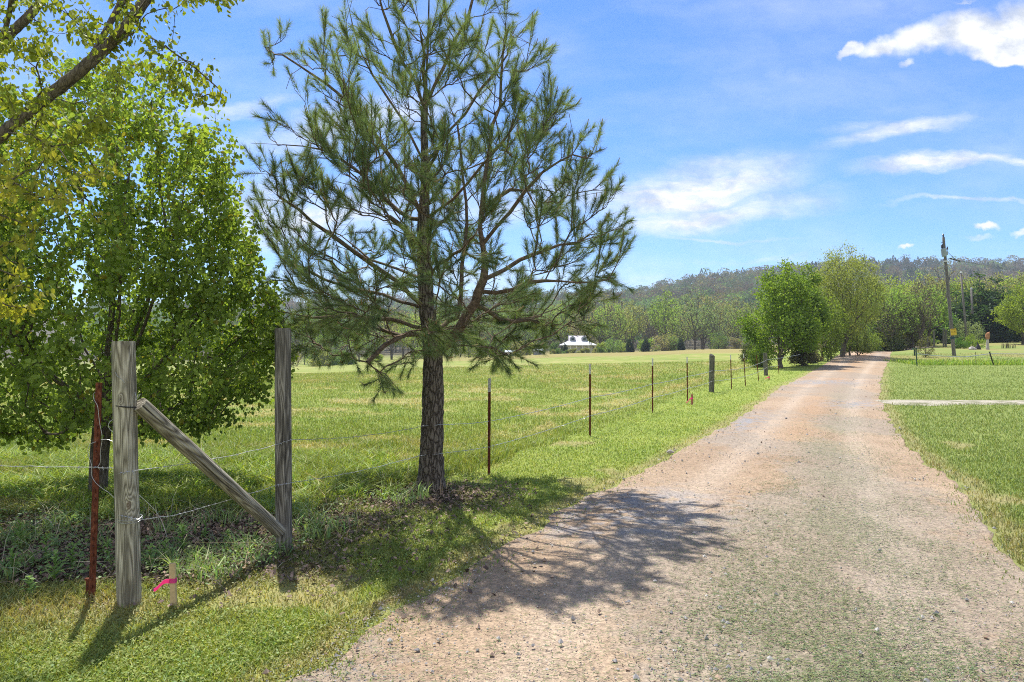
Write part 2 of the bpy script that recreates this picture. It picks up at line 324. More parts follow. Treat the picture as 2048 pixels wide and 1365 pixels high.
# ------------------------------------------------------------------ zones of the ground
EL = [(580, 1365), (700, 1290), (880, 1170), (985, 1110), (1160, 1000), (1270, 950), (1380, 893), (1500, 820), (1560, 775), (1640, 735), (1700, 703.6)]
ER = [(2048, 1130), (1960, 1040), (1905, 965), (1850, 920), (1800, 870), (1775, 830), (1762, 800), (1762, 765), (1768, 740), (1780, 720), (1787, 703.2)]
el = np.array([at(*p)[:2] for p in EL]); er = np.array([at(*p)[:2] for p in ER])
el = np.vstack([[el[0, 0]-.5*(el[0, 1]+12), -12], el, [el[-1]+[9, 16]], [el[-1]+[30, 50]]])
er = np.vstack([[er[0, 0]-.42*(er[0, 1]+12), -12], er, [er[-1]+[9, 16]], [er[-1]+[30, 50]]])
def left_edge(Y): return np.interp(Y, el[:, 1], el[:, 0])
def right_edge(Y): return np.interp(Y, er[:, 1], er[:, 0])
def fence_x(Y): return -0.3+0.457*(Y-8.9)-.03*np.clip(Y-4.5, -6, 4)*(Y < 8.9)
def ragged(X, Y, s): return .15*(fbm(X*2.2, Y*1.6, s, 5)-.5)*2+.10*(fbm(X*.5, Y*.4, s+3, 2)-.5)*2
def road_in(X, Y, pad=0.):
    l = left_edge(Y)+ragged(X, Y, 40); r = right_edge(Y)+ragged(X, Y, 50)
    return np.minimum(X-l, r-X)+pad           # >0 inside the road
def litter(X, Y):
    c = np.exp(-(((X+3.3)/1.9)**2)**1.3)*smooth(4.75, 5.3, Y+.25*fbm(X*2, Y*2, 61))*(1-smooth(6.6, 7.5, Y+.5*fbm(X*1.5, Y*1.5, 62)))
    p = np.exp(-(((X+1.05)/.95)**2+((Y-7.6)/.65)**2)*1.1)
    q = np.exp(-(((X+1.9)/.9)**2+((Y-6.6)/.55)**2))
    return np.clip(np.maximum(np.maximum(c*1.1, p), q*.9)*lerp(.5, 1.35, fbm(X*3, Y*3, 60)), 0, 1)
def dry(X, Y):
    a = np.exp(-(((X+2.9)/.95)**2+((Y-4.35)/.45)**2)); b = np.exp(-(((X+2.0)/.5)**2+((Y-4.75)/.35)**2))*.8
    e = np.exp(-((road_in(X, Y)+.12)/.16)**2)*.9
    return np.clip(np.maximum(np.maximum(a, b), e)*lerp(.6, 1.3, fbm(X*4, Y*4, 70)), 0, 1)
def straw(X, Y):     # old mown hay lying in the field
    side = X-fence_x(Y)
    f = .65*smooth(.52, .70, fbm(X*.8+Y*.15, Y*.9, 80, 5))*smooth(-1.0, -2.5, side)
    band = np.exp(-((side+1.6+.5*(fbm(Y*.3, X*.1, 81)-.5))/.5)**2)*smooth(10, 15, Y)*lerp(.2, 1.2, fbm(X*.8, Y*.8, 83))
    return np.clip(np.maximum(f*.8, band*.9*smooth(.35, .6, fbm(X*2.5, Y*1.2, 87, 3))), 0, 1)
def field(X, Y): return X < fence_x(Y)-.25+.7*(fbm(X*1.1, Y*.9, 27, 3)-.5)
RIGHT_SPLIT = 46.0
def turf_color(X, Y):
    n1 = fbm(X*.9, Y*.9, 11, 4)[:, None]; n2 = fbm(X*.12, Y*.12, 15, 4)[:, None]; n3 = fbm(X*6, Y*6, 19, 2)[:, None]
    verge = lerp(np.array([.16, .235, .042]), np.array([.31, .355, .095]), np.clip(n1*.7+n3*.5-.1, 0, 1))
    fld = lerp(np.array([.16, .225, .045]), np.array([.27, .30, .085]), np.clip(n2*.9+n1*.5-.25, 0, 1))
    lawn = lerp(np.array([.14, .205, .045]), np.array([.235, .28, .095]), np.clip(n2*.6+n1*.45, 0, 1))
    far = (X > right_edge(Y)) & (Y > RIGHT_SPLIT)
    c = np.where(field(X, Y)[:, None], fld, np.where((X > left_edge(Y)+1)[:, None], lawn, verge))
    st = straw(X, Y)[:, None]; c = np.where(field(X, Y)[:, None], lerp(c, np.array([.46, .36, .20]), st*.8), c)
    # far yellowish strip of the field beyond the bend of the slope
    t = X/np.maximum(Y, 1); fy = (smooth(93, 108, Y+12*(fbm(X*.05, Y*.05, 66)-.5))*smooth(-.25, 0, t)*(t < .4))[:, None]
    c = lerp(c, lerp(np.array([.23, .21, .08]), np.array([.29, .24, .10]), n2), fy*.9)
    rm = (far[:, None]*smooth(47, 58, Y)[:, None])*smooth(.35, .6, fbm(X*.25, Y*.2, 33))[:, None]
    c = lerp(c, np.array([.27, .24, .10]), rm*.75)
    d = np.maximum(dry(X, Y), .8*smooth(.63, .74, fbm(X*1.3, Y*1.3, 35, 4))*(~field(X, Y))*(Y < 12))[:, None]*(np.abs(Y) < 45)[:, None]; c = lerp(c, lerp(np.array([.34, .255, .165]), np.array([.25, .24, .10]), n3), d*.75)
    l = litter(X, Y)[:, None]; c = lerp(c, lerp(np.array([.06, .045, .042]), np.array([.17, .12, .10]), n3), l)
    return c

# ------------------------------------------------------------------ ground sheet
def ground():
    n = 720; u = np.linspace(-1, 1, n)
    gx = 2600*np.sinh(8.2*u)/math.sinh(8.2)
    v = np.linspace(-.55, 1, n); gy = 7+2900*np.sinh(8.0*v)/math.sinh(8.0)
    X, Y = np.meshgrid(gx, gy); X = X.ravel(); Y = Y.ravel(); Z = ground_z(X, Y)
    Z = Z-.012*np.clip(road_in(X, Y, -.25)*4, 0, 1)*(Y < 110)
    i, j = np.meshgrid(np.arange(n-1), np.arange(n-1), indexing='ij'); a = (i*n+j).ravel()
    C = turf_color(X, Y); hill = smooth(240, 330, Y)[:, None]; C = lerp(C, np.array([.09, .08, .055]), hill)
    t = MT('ground_turf', .95, .1); n1 = t.noise(t.coord(), 9, 6, .7); n2 = t.noise(t.coord(), 60, 4, .7)
    c = t.mix(t.attr(), t.ramp(t.mix(n1, n2, .5), [(.3, (.55, .55, .55)), (.7, (1.35, 1.3, 1.2))]), 1., 'MULTIPLY'); t.base(c); t.bump(t.mix(n1, n2, .6), .03, .7)
    o = mesh('ground', np.stack([X, Y, Z], -1), [np.stack([a, a+1, a+n+1, a+n], -1)], t.m, col=C, smooth_=True); tag(o, kind='structure')
ground()

def road():
    ys = np.concatenate([np.linspace(-12, 2.4, 60), np.geomspace(2.5, 80, 900), np.linspace(81, 110, 20)]); m = 150; s = np.linspace(0, 1, m)
    l, r = left_edge(ys), right_edge(ys)
    X = lerp(l[:, None], r[:, None], s[None]); Y = np.repeat(ys[:, None], m, 1)
    # ragged margins
    X = X+ragged(X, Y, 40)*(np.clip(1-s*6, 0, 1))[None]+ragged(X, Y, 50)*(np.clip(1-(1-s)*6, 0, 1))[None]
    S = np.repeat(s[None], len(ys), 0).ravel(); X = X.ravel(); Y = Y.ravel()
    edge = np.minimum(S, 1-S)
    Z = ground_z(X, Y)+.012+.05*smooth(0, .25, edge)*.4-.02*np.exp(-((S-.28)/.08)**2)-.02*np.exp(-((S-.72)/.08)**2)+.012*(fbm(X*3, Y*3, 90)-.5)
    Z = np.where((S < 1e-6) | (S > 1-1e-6), Z-.05, Z)
    n1 = fbm(X*1.2, Y*.9, 91, 5)[:, None]; n2 = fbm(X*9, Y*9, 95, 3)[:, None]; n3 = fbm(X*.5, Y*.35, 97, 4)[:, None]; s_ = S[:, None]
    c = lerp(np.array([.285, .20, .13]), np.array([.43, .33, .235]), np.clip(n1*.8+n2*.3-.05, 0, 1))
    org = np.exp(-((s_-.48-.05*(n3-.5))/.10)**2)*smooth(6, 13, Y)[:, None]*lerp(.55, 1.0, n1); c = lerp(c, np.array([.42, .26, .145]), np.clip(org, 0, 1)*.5)
    tr = (np.exp(-((s_-.27)/.07)**2)+np.exp(-((s_-.75)/.07)**2)); c = lerp(c, np.array([.47, .385, .30]), tr*.55)
    gr = smooth(.50, .66, n3+.25*(n2-.5)+.12*np.exp(-((s_-.62)/.2)**2)); c = lerp(c, np.array([.27, .245, .21]), gr*.5)
    gb = np.exp(-((s_-.63)/.13)**2)*smooth(34, 14, Y)[:, None]*smooth(.3, .6, n1); c = lerp(c, np.array([.23, .225, .15]), gb*.45)
    for (gy, gw, ss, sw) in ((7.3, .7, .16, .2), (6.4, .5, .18, .2), (19.5, 1.3, .75, .25), (30.5, 1.6, .35, .5), (15, 2, .12, .10)):
        g = np.exp(-((Y-gy)/gw)**2-((S-ss)/sw)**2)[:, None]*smooth(.35, .6, n2+.2*(n1-.5)); c = lerp(c, np.array([.25, .26, .285]), g*.8)
    o2 = np.exp(-((s_-.45)/.2)**2)*smooth(52, 60, Y)[:, None]*.5; c = lerp(c, np.array([.55, .33, .19]), o2)
    t = MT('gravel_road', .95, .15); co = t.coord(); st = t.vor(co, 60, 'F1', 'Color'); sd = t.vor(co, 60, 'F1'); f = t.noise(co, 130, 4, .7); f2 = t.noise(co, 22, 6, .7)
    k = t.ramp(st, [(.2, (.70, .70, .72)), (.5, (1, 1, 1)), (.8, (1.22, 1.2, 1.16))]); cc = t.mix(t.attr(), k, .65, 'MULTIPLY')
    cc = t.mix(cc, t.ramp(f2, [(.35, (.72, .70, .68)), (.55, (1.02, 1.02, 1.02)), (.7, (1.2, 1.2, 1.18))]), .8, 'MULTIPLY')
    cc = t.mix(cc, t.ramp(f, [(.38, (.35, .32, .3)), (.46, (1, 1, 1))]), .7, 'MULTIPLY'); t.base(cc); t.bump(t.mix(t.mix(sd, f, .5), f2, .4), .02, .9)
    nr = len(ys); i, j = np.meshgrid(np.arange(nr-1), np.arange(m-1), indexing='ij'); a = (i*m+j).ravel()
    o = mesh('road', np.stack([X, Y, Z], -1), [np.stack([a, a+1, a+m+1, a+m], -1)], t.m, col=c, smooth_=True); tag(o, kind='structure')
    # pale side drive off to the right
    xs = np.linspace(0, 1, 160); x0, y0 = at(1775, 806)[:2]; x1, y1 = x0+22, y0-.7
    cx, cy = lerp(x0-.2, x1, xs), lerp(y0, y1, xs); w = np.linspace(-1, 1, 16)
    cy = cy+.5*(fbm(xs*7, xs*0, 6)-.5); hw = lerp(1.0, .78, smooth(0, .12, xs))+.5*(fbm(xs*90, xs*0, 5, 4)-.5)
    DX = np.repeat(cx[:, None], 16, 1).ravel(); DY = (cy[:, None]+hw[:, None]*w[None]*1.0).ravel()
    DZ = ground_z(DX, DY)+.034-.034*np.abs(np.tile(w, 160))**6-.03*np.repeat(smooth(.02, 0, xs), 16)
    n2 = fbm(DX*3, DY*3, 7, 4)[:, None]; dc = lerp(np.array([.20, .20, .12]), np.array([.40, .37, .30]), smooth(.25, .6, n2))
    i, j = np.meshgrid(np.arange(159), np.arange(15), indexing='ij'); a = (i*16+j).ravel()
    tag(mesh('side_drive', np.stack([DX, DY, DZ], -1), [np.stack([a, a+1, a+17, a+16], -1)], t.m, col=dc, smooth_=True), kind='structure')
    # dirt track beyond the meadow
    a0 = np.array(at(1868, 694.5)[:2]); b0 = a0+[14, 34]; q = np.linspace(0, 1, 40)
    px = lerp(a0[0]-3, b0[0], q); py = lerp(a0[1]-3, b0[1], q); W = np.linspace(-1.6, 1.6, 6)
    TX = (px[:, None]+W[None]).ravel(); TYy = (py[:, None]+0*W[None]).ravel(); TZz = ground_z(TX, TYy)+.06
    i, j = np.meshgrid(np.arange(39), np.arange(5), indexing='ij'); a = (i*6+j).ravel()
    tag(mesh('path', np.stack([TX, TYy, TZz], -1), [np.stack([a, a+1, a+7, a+6], -1)], t.m, col=np.tile([.5, .4, .33], (240, 1)), smooth_=True), kind='structure')
road()

# ------------------------------------------------------------------ grass, weeds, stones as loose cover
def blades(name, X, Y, h, w, col, lean=.45, mat='grass', curve=.5, label=None, flatten=None, zoff=0):
    n = len(X); Z = ground_z(X, Y)+zoff; b = np.stack([X, Y, Z], -1); an = rng.uniform(0, 2*np.pi, n); side = np.stack([np.cos(an), np.sin(an), 0*an], -1)*w[:, None]/2
    la = rng.uniform(0, 2*np.pi, n); L = np.stack([np.cos(la), np.sin(la), 0*la], -1)*(rng.uniform(.1, 1, n)*lean*h)[:, None]
    up = np.stack([0*h, 0*h, h], -1); m = b+up*.55+L*.35; tip = b+up*rng.uniform(.8, 1, (n, 1))+L*(1+curve)
    V = np.stack([b-side, b+side, m+side*.8, m-side*.8, tip], 1).reshape(-1, 3); i = np.arange(n)*5
    q = np.stack([i, i+1, i+2, i+3], -1); t = np.stack([i+3, i+2, i+4], -1)
    c = np.repeat(col[:, None], 5, 1).reshape(-1, 3)
    o = mesh(name, V, [q, t], M[mat], col=c); tag(o, label, 'grass' if label else None, kind='stuff'); return o
def sow(n, y0, y1, p=1.0, t0=-1.15, t1=1.0):
    u = rng.random(n)
    if abs(p-1) < 1e-3: Y = y0*(y1/y0)**u
    else: Y = (y0**(1-p)+u*(y1**(1-p)-y0**(1-p)))**(1/(1-p))
    return rng.uniform(t0, t1, n)*Y, Y
def jitter(c, a=.25):
    k = rng.uniform(1-a, 1+a, (len(c), 1)); h = rng.normal(0, .06, (len(c), 1)); c = c*k; c = c*np.hstack([1+h*2, 1+0*h, 1-h]); return np.clip(c, .005, .9)

def grass_cover():
    X, Y = sow(960000, 2.6, 62, 1.2, -1.15, 1.4); ri = road_in(X, Y)
    keep = rng.random(len(X)) < np.where(ri < -.02, 1, .75*np.exp(-(ri+.02)/.11)*smooth(.3, .6, fbm(X*5, Y*5, 37))); X, Y = X[keep], Y[keep]
    dr = np.maximum(dry(X, Y), 1.25*smooth(.63, .74, fbm(X*1.3, Y*1.3, 35, 4))*(~field(X, Y))*(Y < 12)); li = litter(X, Y); keep = rng.random(len(X)) > np.maximum(dr*.55, li*.86); keep &= ~((X > right_edge(Y)) & (np.abs(Y-lerp(20.1, 19.4, np.clip((X-10)/22, 0, 1))) < .42+.35*(fbm(X*2, Y*2, 38)-.4)))
    X, Y = X[keep], Y[keep]; f = field(X, Y); st = straw(X, Y); C = turf_color(X, Y)
    right = X > right_edge(Y)-.3; side = X-fence_x(Y)
    vg = (~f) & (~right); sc = 1+np.clip(Y-6, 0, 60)*.036
    # mown verge: low broad clover-like cover with short blades
    def seg(mask, h0, h1, w0, name, label, lean, gain):
        x, y = X[mask], Y[mask]; k = sc[mask]; h = rng.uniform(h0, h1, len(x))*lerp(.7, 1.25, fbm(x*2.5, y*2.5, 21))*np.sqrt(k); w = rng.uniform(.7, 1.3, len(x))*w0*k
        return blades(name, x, y, h, w, jitter(C[mask]*gain, .32), lean, label=label)
    seg(vg, .018, .05, .0075, 'verge_grass', 'short mown clover and grass of the verge between road and fence', 1.0, 1.05)
    seg(right, .03, .065, .007, 'lawn_grass', 'mown green lawn grass to the right of the gravel road', .8, 1.0)
    nearf = f & (Y < 26); farf = f & (Y >= 26)
    tall = .05+.08*np.exp(-((Y-9.5)/3.)**2)
    x, y = X[nearf], Y[nearf]; k = sc[nearf]; hh = rng.uniform(.5, 1.2, len(x))*tall[nearf]*lerp(.5, 1.6, fbm(x*1.2, y*1.2, 22)**1.5*1.6)*(1-.5*st[nearf])
    hh *= np.where(litter(x, y) > .3, .5, 1)
    cc = C[nearf]; blades('field_grass', x, y, hh*np.sqrt(k), rng.uniform(.006, .011, len(x))*k, jitter(cc*1.05, .32), .8, label='yellow green pasture grass behind the fence')
    seg(farf, .05, .10, .008, 'far_field_grass', 'grass of the open field far behind the fence', .7, 1.0)
    # unmown strip beyond the lawn on the right
    n = 16000; x = rng.uniform(0, 1, n)*70+right_edge(46)+2.4; y = RIGHT_SPLIT+.4+(rng.random(n)**1.7)*5
    blades('unmown_grass', x, y, rng.uniform(.10, .34, n), rng.uniform(.03, .06, n), jitter(lerp(np.array([.19, .30, .05]), np.array([.34, .44, .09]), rng.random((n, 1))), .35), .5, label='taller unmown grass along the rope line beyond the lawn')
    # hay scraps lying on the field
    n = 60000; x, y = sow(n, 6, 45, .9, -.8, .5); k = field(x, y) & (rng.random(n) < straw(x, y)); x, y = x[k], y[k]; n = len(x); s2 = 1+np.clip(y-6, 0, 60)*.05
    blades('old_hay', x, y, rng.uniform(.01, .05, n)*s2, rng.uniform(.006, .010, n)*s2, jitter(np.tile([.55, .44, .26], (n, 1)), .3), 3.2, zoff=.02, label='pale dried hay lying on the field')
    # taller rank growth under the broadleaf tree
    n = 30000; x = rng.uniform(-7.8, -1.3, n); y = rng.uniform(6.6, 10.5, n); k = field(x, y) & (fbm(x*1.3, y*1.3, 29) > .38+.3*smooth(7.6, 6.4, y)); x, y = x[k], y[k]; n = len(x)
    blades('rank_grass', x, y, rng.uniform(.05, .2, n), rng.uniform(.010, .020, n), jitter(lerp(np.array([.18, .27, .04]), np.array([.38, .46, .09]), rng.random((n, 1))), .3), 1.3, label='rank bright grass and weeds around the foot of the broadleaf tree')
grass_cover()
def shade_grass():
    n = 26000; X = rng.uniform(-8, .2, n); Y = rng.uniform(4.6, 8.0, n); k = (X < fence_x(Y)+.1) & (litter(X, Y) > .25) & (fbm(X*2.6, Y*2.6, 46, 3) > .56); X, Y = X[k], Y[k]; n = len(X)
    blades('shade_weeds', X, Y, rng.uniform(.04, .2, n)*lerp(.5, 1.4, fbm(X*2, Y*2, 47)), rng.uniform(.007, .017, n), jitter(lerp(np.array([.17, .26, .10]), np.array([.32, .42, .17]), rng.random((n, 1))), .3), 1.1, label='grassy weeds standing in the shaded leaf litter')
    n = 2600; X = rng.uniform(-8, .2, n); Y = rng.uniform(4.4, 8.6, n); k = (X < fence_x(Y)+.3) & (litter(X, Y) > .15); X, Y = X[k], Y[k]; n = len(X)
    blades('dead_stems', X, Y, rng.uniform(.05, .3, n), rng.uniform(.003, .006, n), jitter(np.tile([.42, .35, .25], (n, 1)), .25), 2.2, mat='plain', label='thin dry stems lying in the leaf litter')
shade_grass()

def little_leaves(name, X, Y, size, col, hz, label, mat='grass', tilt=.5, stuff=True):
    n = len(X); Z = ground_z(X, Y)+hz; c0 = np.stack([X, Y, Z], -1); an = rng.uniform(0, 2*np.pi, n); a = np.stack([np.cos(an), np.sin(an), rng.normal(0, tilt, n)], -1)
    b = np.stack([-np.sin(an), np.cos(an), rng.normal(0, tilt, n)], -1); a = nvec(a)*size[:, None]/2; b = nvec(b)*(size*rng.uniform(.5, .9, n))[:, None]/2
    V = np.stack([c0-a, c0-b, c0+a, c0+b], 1).reshape(-1, 3); i = np.arange(n)*4
    o = mesh(name, V, [np.stack([i, i+1, i+2, i+3], -1)], M[mat], col=np.repeat(col[:, None], 4, 1).reshape(-1, 3)); return tag(o, label, kind='stuff')
def loose_cover():
    X, Y = sow(150000, 2.6, 20, 1.3, -1.0, .9); k = (~field(X, Y)) & (X < left_edge(Y)+1) & (road_in(X, Y) < .05) & (rng.random(len(X)) > dry(X, Y)*.5) & (fbm(X*3, Y*3, 31) > .38); X, Y = X[k], Y[k]; n = len(X)
    little_leaves('clover', X, Y, rng.uniform(.010, .022, n)*(1+np.clip(Y-5, 0, 20)*.06), jitter(turf_color(X, Y)*1.1, .3), rng.uniform(.015, .045, n), 'small clover leaves in the mown verge')
    # dead leaf litter
    n = 60000; X = rng.uniform(-8, .3, n); Y = rng.uniform(4.2, 8.6, n); k = rng.random(n) < litter(X, Y)+.03; X, Y = X[k], Y[k]; n = len(X)
    cl = lerp(np.array([.07, .05, .048]), np.array([.36, .26, .21]), rng.random((n, 1))**1.6)
    little_leaves('leaf_litter', X, Y, rng.uniform(.02, .055, n), cl, rng.uniform(.0, .035, n), 'brown dead leaves and needles under the trees', 'plain', .6)
    n = 32000; X = rng.uniform(-8, .3, n); Y = rng.uniform(4.4, 7.6, n); k = (rng.random(n) < litter(X, Y)) & (X < fence_x(Y)+.2) & (fbm(X*2, Y*2, 44)+.25*smooth(6., 5., Y) > .5); X, Y = X[k], Y[k]; n = len(X)
    little_leaves('ground_weeds', X, Y, rng.uniform(.015, .04, n), jitter(np.tile([.20, .29, .11], (n, 1)), .4), rng.uniform(.02, .11, n), 'low green weeds growing through the leaf litter')
    # clippings strewn over the road
    n = 300000; X, Y = sow(n, 2.6, 27, 1.25, -.5, .9); S = (X-left_edge(Y))/(right_edge(Y)-left_edge(Y)); d = np.exp(-((S-.68)/.17)**2)*smooth(.42, .62, fbm(X*1.6, Y*1.1, 51, 4))*2.0+.12+.7*np.exp(-((S-.66)/.2)**2)*smooth(.25, .6, fbm(X*4, Y*3, 56))
    k = (road_in(X, Y) > 0) & (rng.random(n) < d*smooth(26, 12, Y)); X, Y = X[k], Y[k]; n = len(X); s2 = 1+np.clip(Y-5, 0, 20)*.07
    an = rng.uniform(0, 2*np.pi, n); L = (rng.uniform(.012, .04, n)*s2)[:, None]; w = (rng.uniform(.002, .0045, n)*s2)[:, None]
    a = np.stack([np.cos(an), np.sin(an)*.7, rng.normal(0, .12, n)], -1)*L/2; b = np.stack([-np.sin(an), np.cos(an), 0*an], -1)*w/2
    c0 = np.stack([X, Y, ground_z(X, Y)+.036+rng.uniform(0, .008, n)], -1); V = np.stack([c0-a-b, c0+a-b, c0+a+b, c0-a+b], 1).reshape(-1, 3); i = np.arange(n)*4
    cl = jitter(lerp(np.array([.07, .105, .035]), np.array([.17, .20, .09]), rng.random((n, 1))), .3)
    tag(mesh('grass_clippings', V, [np.stack([i, i+1, i+2, i+3], -1)], M['plain'], col=np.repeat(cl[:, None], 4, 1).reshape(-1, 3)), 'cut grass clippings strewn over the right half of the road', kind='stuff')
    # stones
    n = 60000; X, Y = sow(n, 2.4, 34, 1.45, -.6, .9); S = (X-left_edge(Y))/(right_edge(Y)-left_edge(Y))
    d = .22+.9*smooth(.5, .7, fbm(X*.9, Y*.7, 52, 4))+.5*np.exp(-((S-.06)/.08)**2)+.5*np.exp(-((S-.48)/.07)**2)*(Y < 8)+.5*np.exp(-((Y-7)/.8)**2-((S-.15)/.2)**2)
    k = (road_in(X, Y) > -.12) & (rng.random(n) < d*.75); X, Y = X[k], Y[k]; n = len(X); s = rng.uniform(.003, .0085, n)*(1+(rng.random(n) < .07)*rng.uniform(.6, 2.2, n))*(1+np.clip(Y-6, 0, 30)*.05)
    oc = np.array([[1, 0, 0], [0, 1, 0], [-1, 0, 0], [0, -1, 0], [0, 0, .8], [0, 0, -.6]]); an = rng.uniform(0, 2*np.pi, n); ca, sa = np.cos(an), np.sin(an)
    V = oc[None]*rng.uniform(.6, 1.3, (n, 6, 1))*s[:, None, None]; V = np.stack([V[..., 0]*ca[:, None]-V[..., 1]*sa[:, None]*.8, V[..., 0]*sa[:, None]+V[..., 1]*ca[:, None]*.8, V[..., 2]], -1)
    V = V+np.stack([X, Y, ground_z(X, Y)+.034], -1)[:, None]; tr = np.array([[0, 1, 4], [1, 2, 4], [2, 3, 4], [3, 0, 4], [1, 0, 5], [2, 1, 5], [3, 2, 5], [0, 3, 5]])
    T = (tr[None]+np.arange(n)[:, None, None]*6).reshape(-1, 3); cl = lerp(np.array([.17, .17, .18]), np.array([.50, .47, .44]), rng.random((n, 1)))*np.where(rng.random((n, 1)) < .25, np.array([1.05, .8, .62]), 1)
    tag(mesh('loose_gravel', V.reshape(-1, 3), [T], M['plain'], col=np.repeat(cl[:, None], 6, 1).reshape(-1, 3)), 'loose grey and tan stones on the road', kind='stuff')
loose_cover()

# ------------------------------------------------------------------ tree growing
class Skel:
    def __init__(s, base): s.P = [np.asarray(base, float)]; s.par = [-1]; s.chains = []; s.tips = []; s.pl = [0.]; s.bf = .18
    def chain(s, pts, a):
        ids = [a]; p = a
        for q in pts:
            q = np.asarray(q, float); s.pl.append(s.pl[p]+float(np.linalg.norm(q-s.P[p]))); s.P.append(q); s.par.append(p); p = len(s.P)-1; ids.append(p)
        s.chains.append(ids); return ids
    def near(s, q): A = np.array(s.P); return int(np.argmin(((A-q)**2).sum(1)))
    def attach(s, tip, upk=.5, minid=0, back=0):
        A = np.array(s.P[minid:]); d = A-tip; h = np.hypot(d[:, 0], d[:, 1]); dist = np.linalg.norm(d, axis=1)
        pen = np.maximum(0, (A[:, 2]-(tip[2]-upk*h)))*2.2
        return minid+int(np.argmin(dist+pen+s.bf*np.array(s.pl[minid:])))
    def grow(s, tip, n=4, upk=.5, curve=.25, wob=.05, minid=0, lift=None):
        a = s.attach(tip, upk, minid); p0 = s.P[a]; L = np.linalg.norm(tip-p0)
        pp = s.P[s.par[a]] if s.par[a] >= 0 else p0-[0, 0, 1]; di = nvec(p0-pp)
        ctrl = p0+di*L*curve+(tip-p0)*.35+np.array([0, 0, (lift or 0)*L]); t = np.linspace(0, 1, n+1)[1:, None]
        pts = (1-t)**2*p0+2*t*(1-t)*ctrl+t*t*tip; pts[:-1] += rng.normal(0, wob*L, (n-1, 3)); ids = s.chain(pts, a); s.tips.append(ids); return ids
    def radii(s, base_r, tip_r):
        n = len(s.P); cnt = np.zeros(n); ch = np.zeros(n, int)
        for i in range(1, n): ch[s.par[i]] += 1
        for i in range(n-1, -1, -1):
            if ch[i] == 0: cnt[i] = 1
            if s.par[i] >= 0: cnt[s.par[i]] += cnt[i]
        e = math.log(max(cnt[0], 3))/math.log(base_r/tip_r); s.r = tip_r*cnt**(1/e); return s.r
    def tubes(s, mb, sides=(10, 6, 4), cut=0):
        A = np.array(s.P)
        for c in s.chains:
            r = s.r[c].copy(); r[0] = min(r[0], r[1]*1.12)
            if r[0] < cut: continue
            k = sides[0] if r[0] > .04 else sides[1] if r[0] > .012 else sides[2]
            mb.tube(A[c], r, k, cap=False)
def leaf_cloud(name, pos, axis, size, col, mat, parent, origin, round_=True, tip_w=.36, fold=.35):
    n = len(pos); axis = nvec(axis); rv = nvec(rng.normal(0, 1, (n, 3))); sd = nvec(np.cross(axis, rv)); nm = np.cross(sd, axis)
    s = size[:, None]; a, w, f = axis*s, sd*s, nm*s
    if round_:
        p = [pos, pos+a*.22+w*tip_w+f*fold*.25, pos+a*.66+w*tip_w*.85+f*fold*.15, pos+a-f*.12, pos+a*.66-w*tip_w*.85+f*fold*.15, pos+a*.22-w*tip_w+f*fold*.25]
        V = np.stack(p, 1).reshape(-1, 3); i = np.arange(n)*6; Fc = [np.stack([i, i+1, i+2, i+3], -1), np.stack([i, i+3, i+4, i+5], -1)]; k = 6
    else:
        p = [pos-a*.1, pos+a*.4+w*tip_w, pos+a, pos+a*.4-w*tip_w]; V = np.stack(p, 1).reshape(-1, 3); i = np.arange(n)*4; Fc = [np.stack([i, i+1, i+2, i+3], -1)]; k = 4
    return mesh(name, V, Fc, M[mat], parent, col=np.repeat(col[:, None], k, 1).reshape(-1, 3), origin=origin)
def env_points(n, env, outer=.55, gap=0, seed=0, sc=1.):
    """points in a body of revolution env=[(z,r)], biased to the shell, thinned by noise so that gaps stay"""
    z0, z1 = env[0][0], env[-1][0]; ez, er_ = zip(*env); out = []
    rmax = max(er_)
    while len(out) < n:
        z = rng.uniform(z0, z1, 4000); r = np.interp(z, ez, er_); k = rng.random(4000) < (r/rmax)**2+.02; z, r = z[k], r[k]
        an = rng.uniform(0, 2*np.pi, len(z)); q = rng.random(len(z)); rr = r*np.where(rng.random(len(z)) < outer, q**.18, q**.5)
        x, y = rr*np.cos(an), rr*np.sin(an); lump = fbm(x*sc+z*.6*sc+50, y*sc-z*.5*sc+50, 200+seed, 2); keep = lump > gap
        x, y, z = x*lerp(.66, 1.28, lump), y*lerp(.66, 1.28, lump), z*1.
        out += list(np.stack([x, y, z], -1)[keep])
    return np.array(out[:n])
def along(sk, ids, k, frac=.6):
    A = np.array([sk.P[i] for i in ids]); m = len(A)-1; u = rng.uniform((1-frac)*m, m, k); i = np.minimum(u.astype(int), m-1); f = (u-i)[:, None]
    return A[i]*(1-f)+A[i+1]*f, nvec(A[i+1]-A[i])

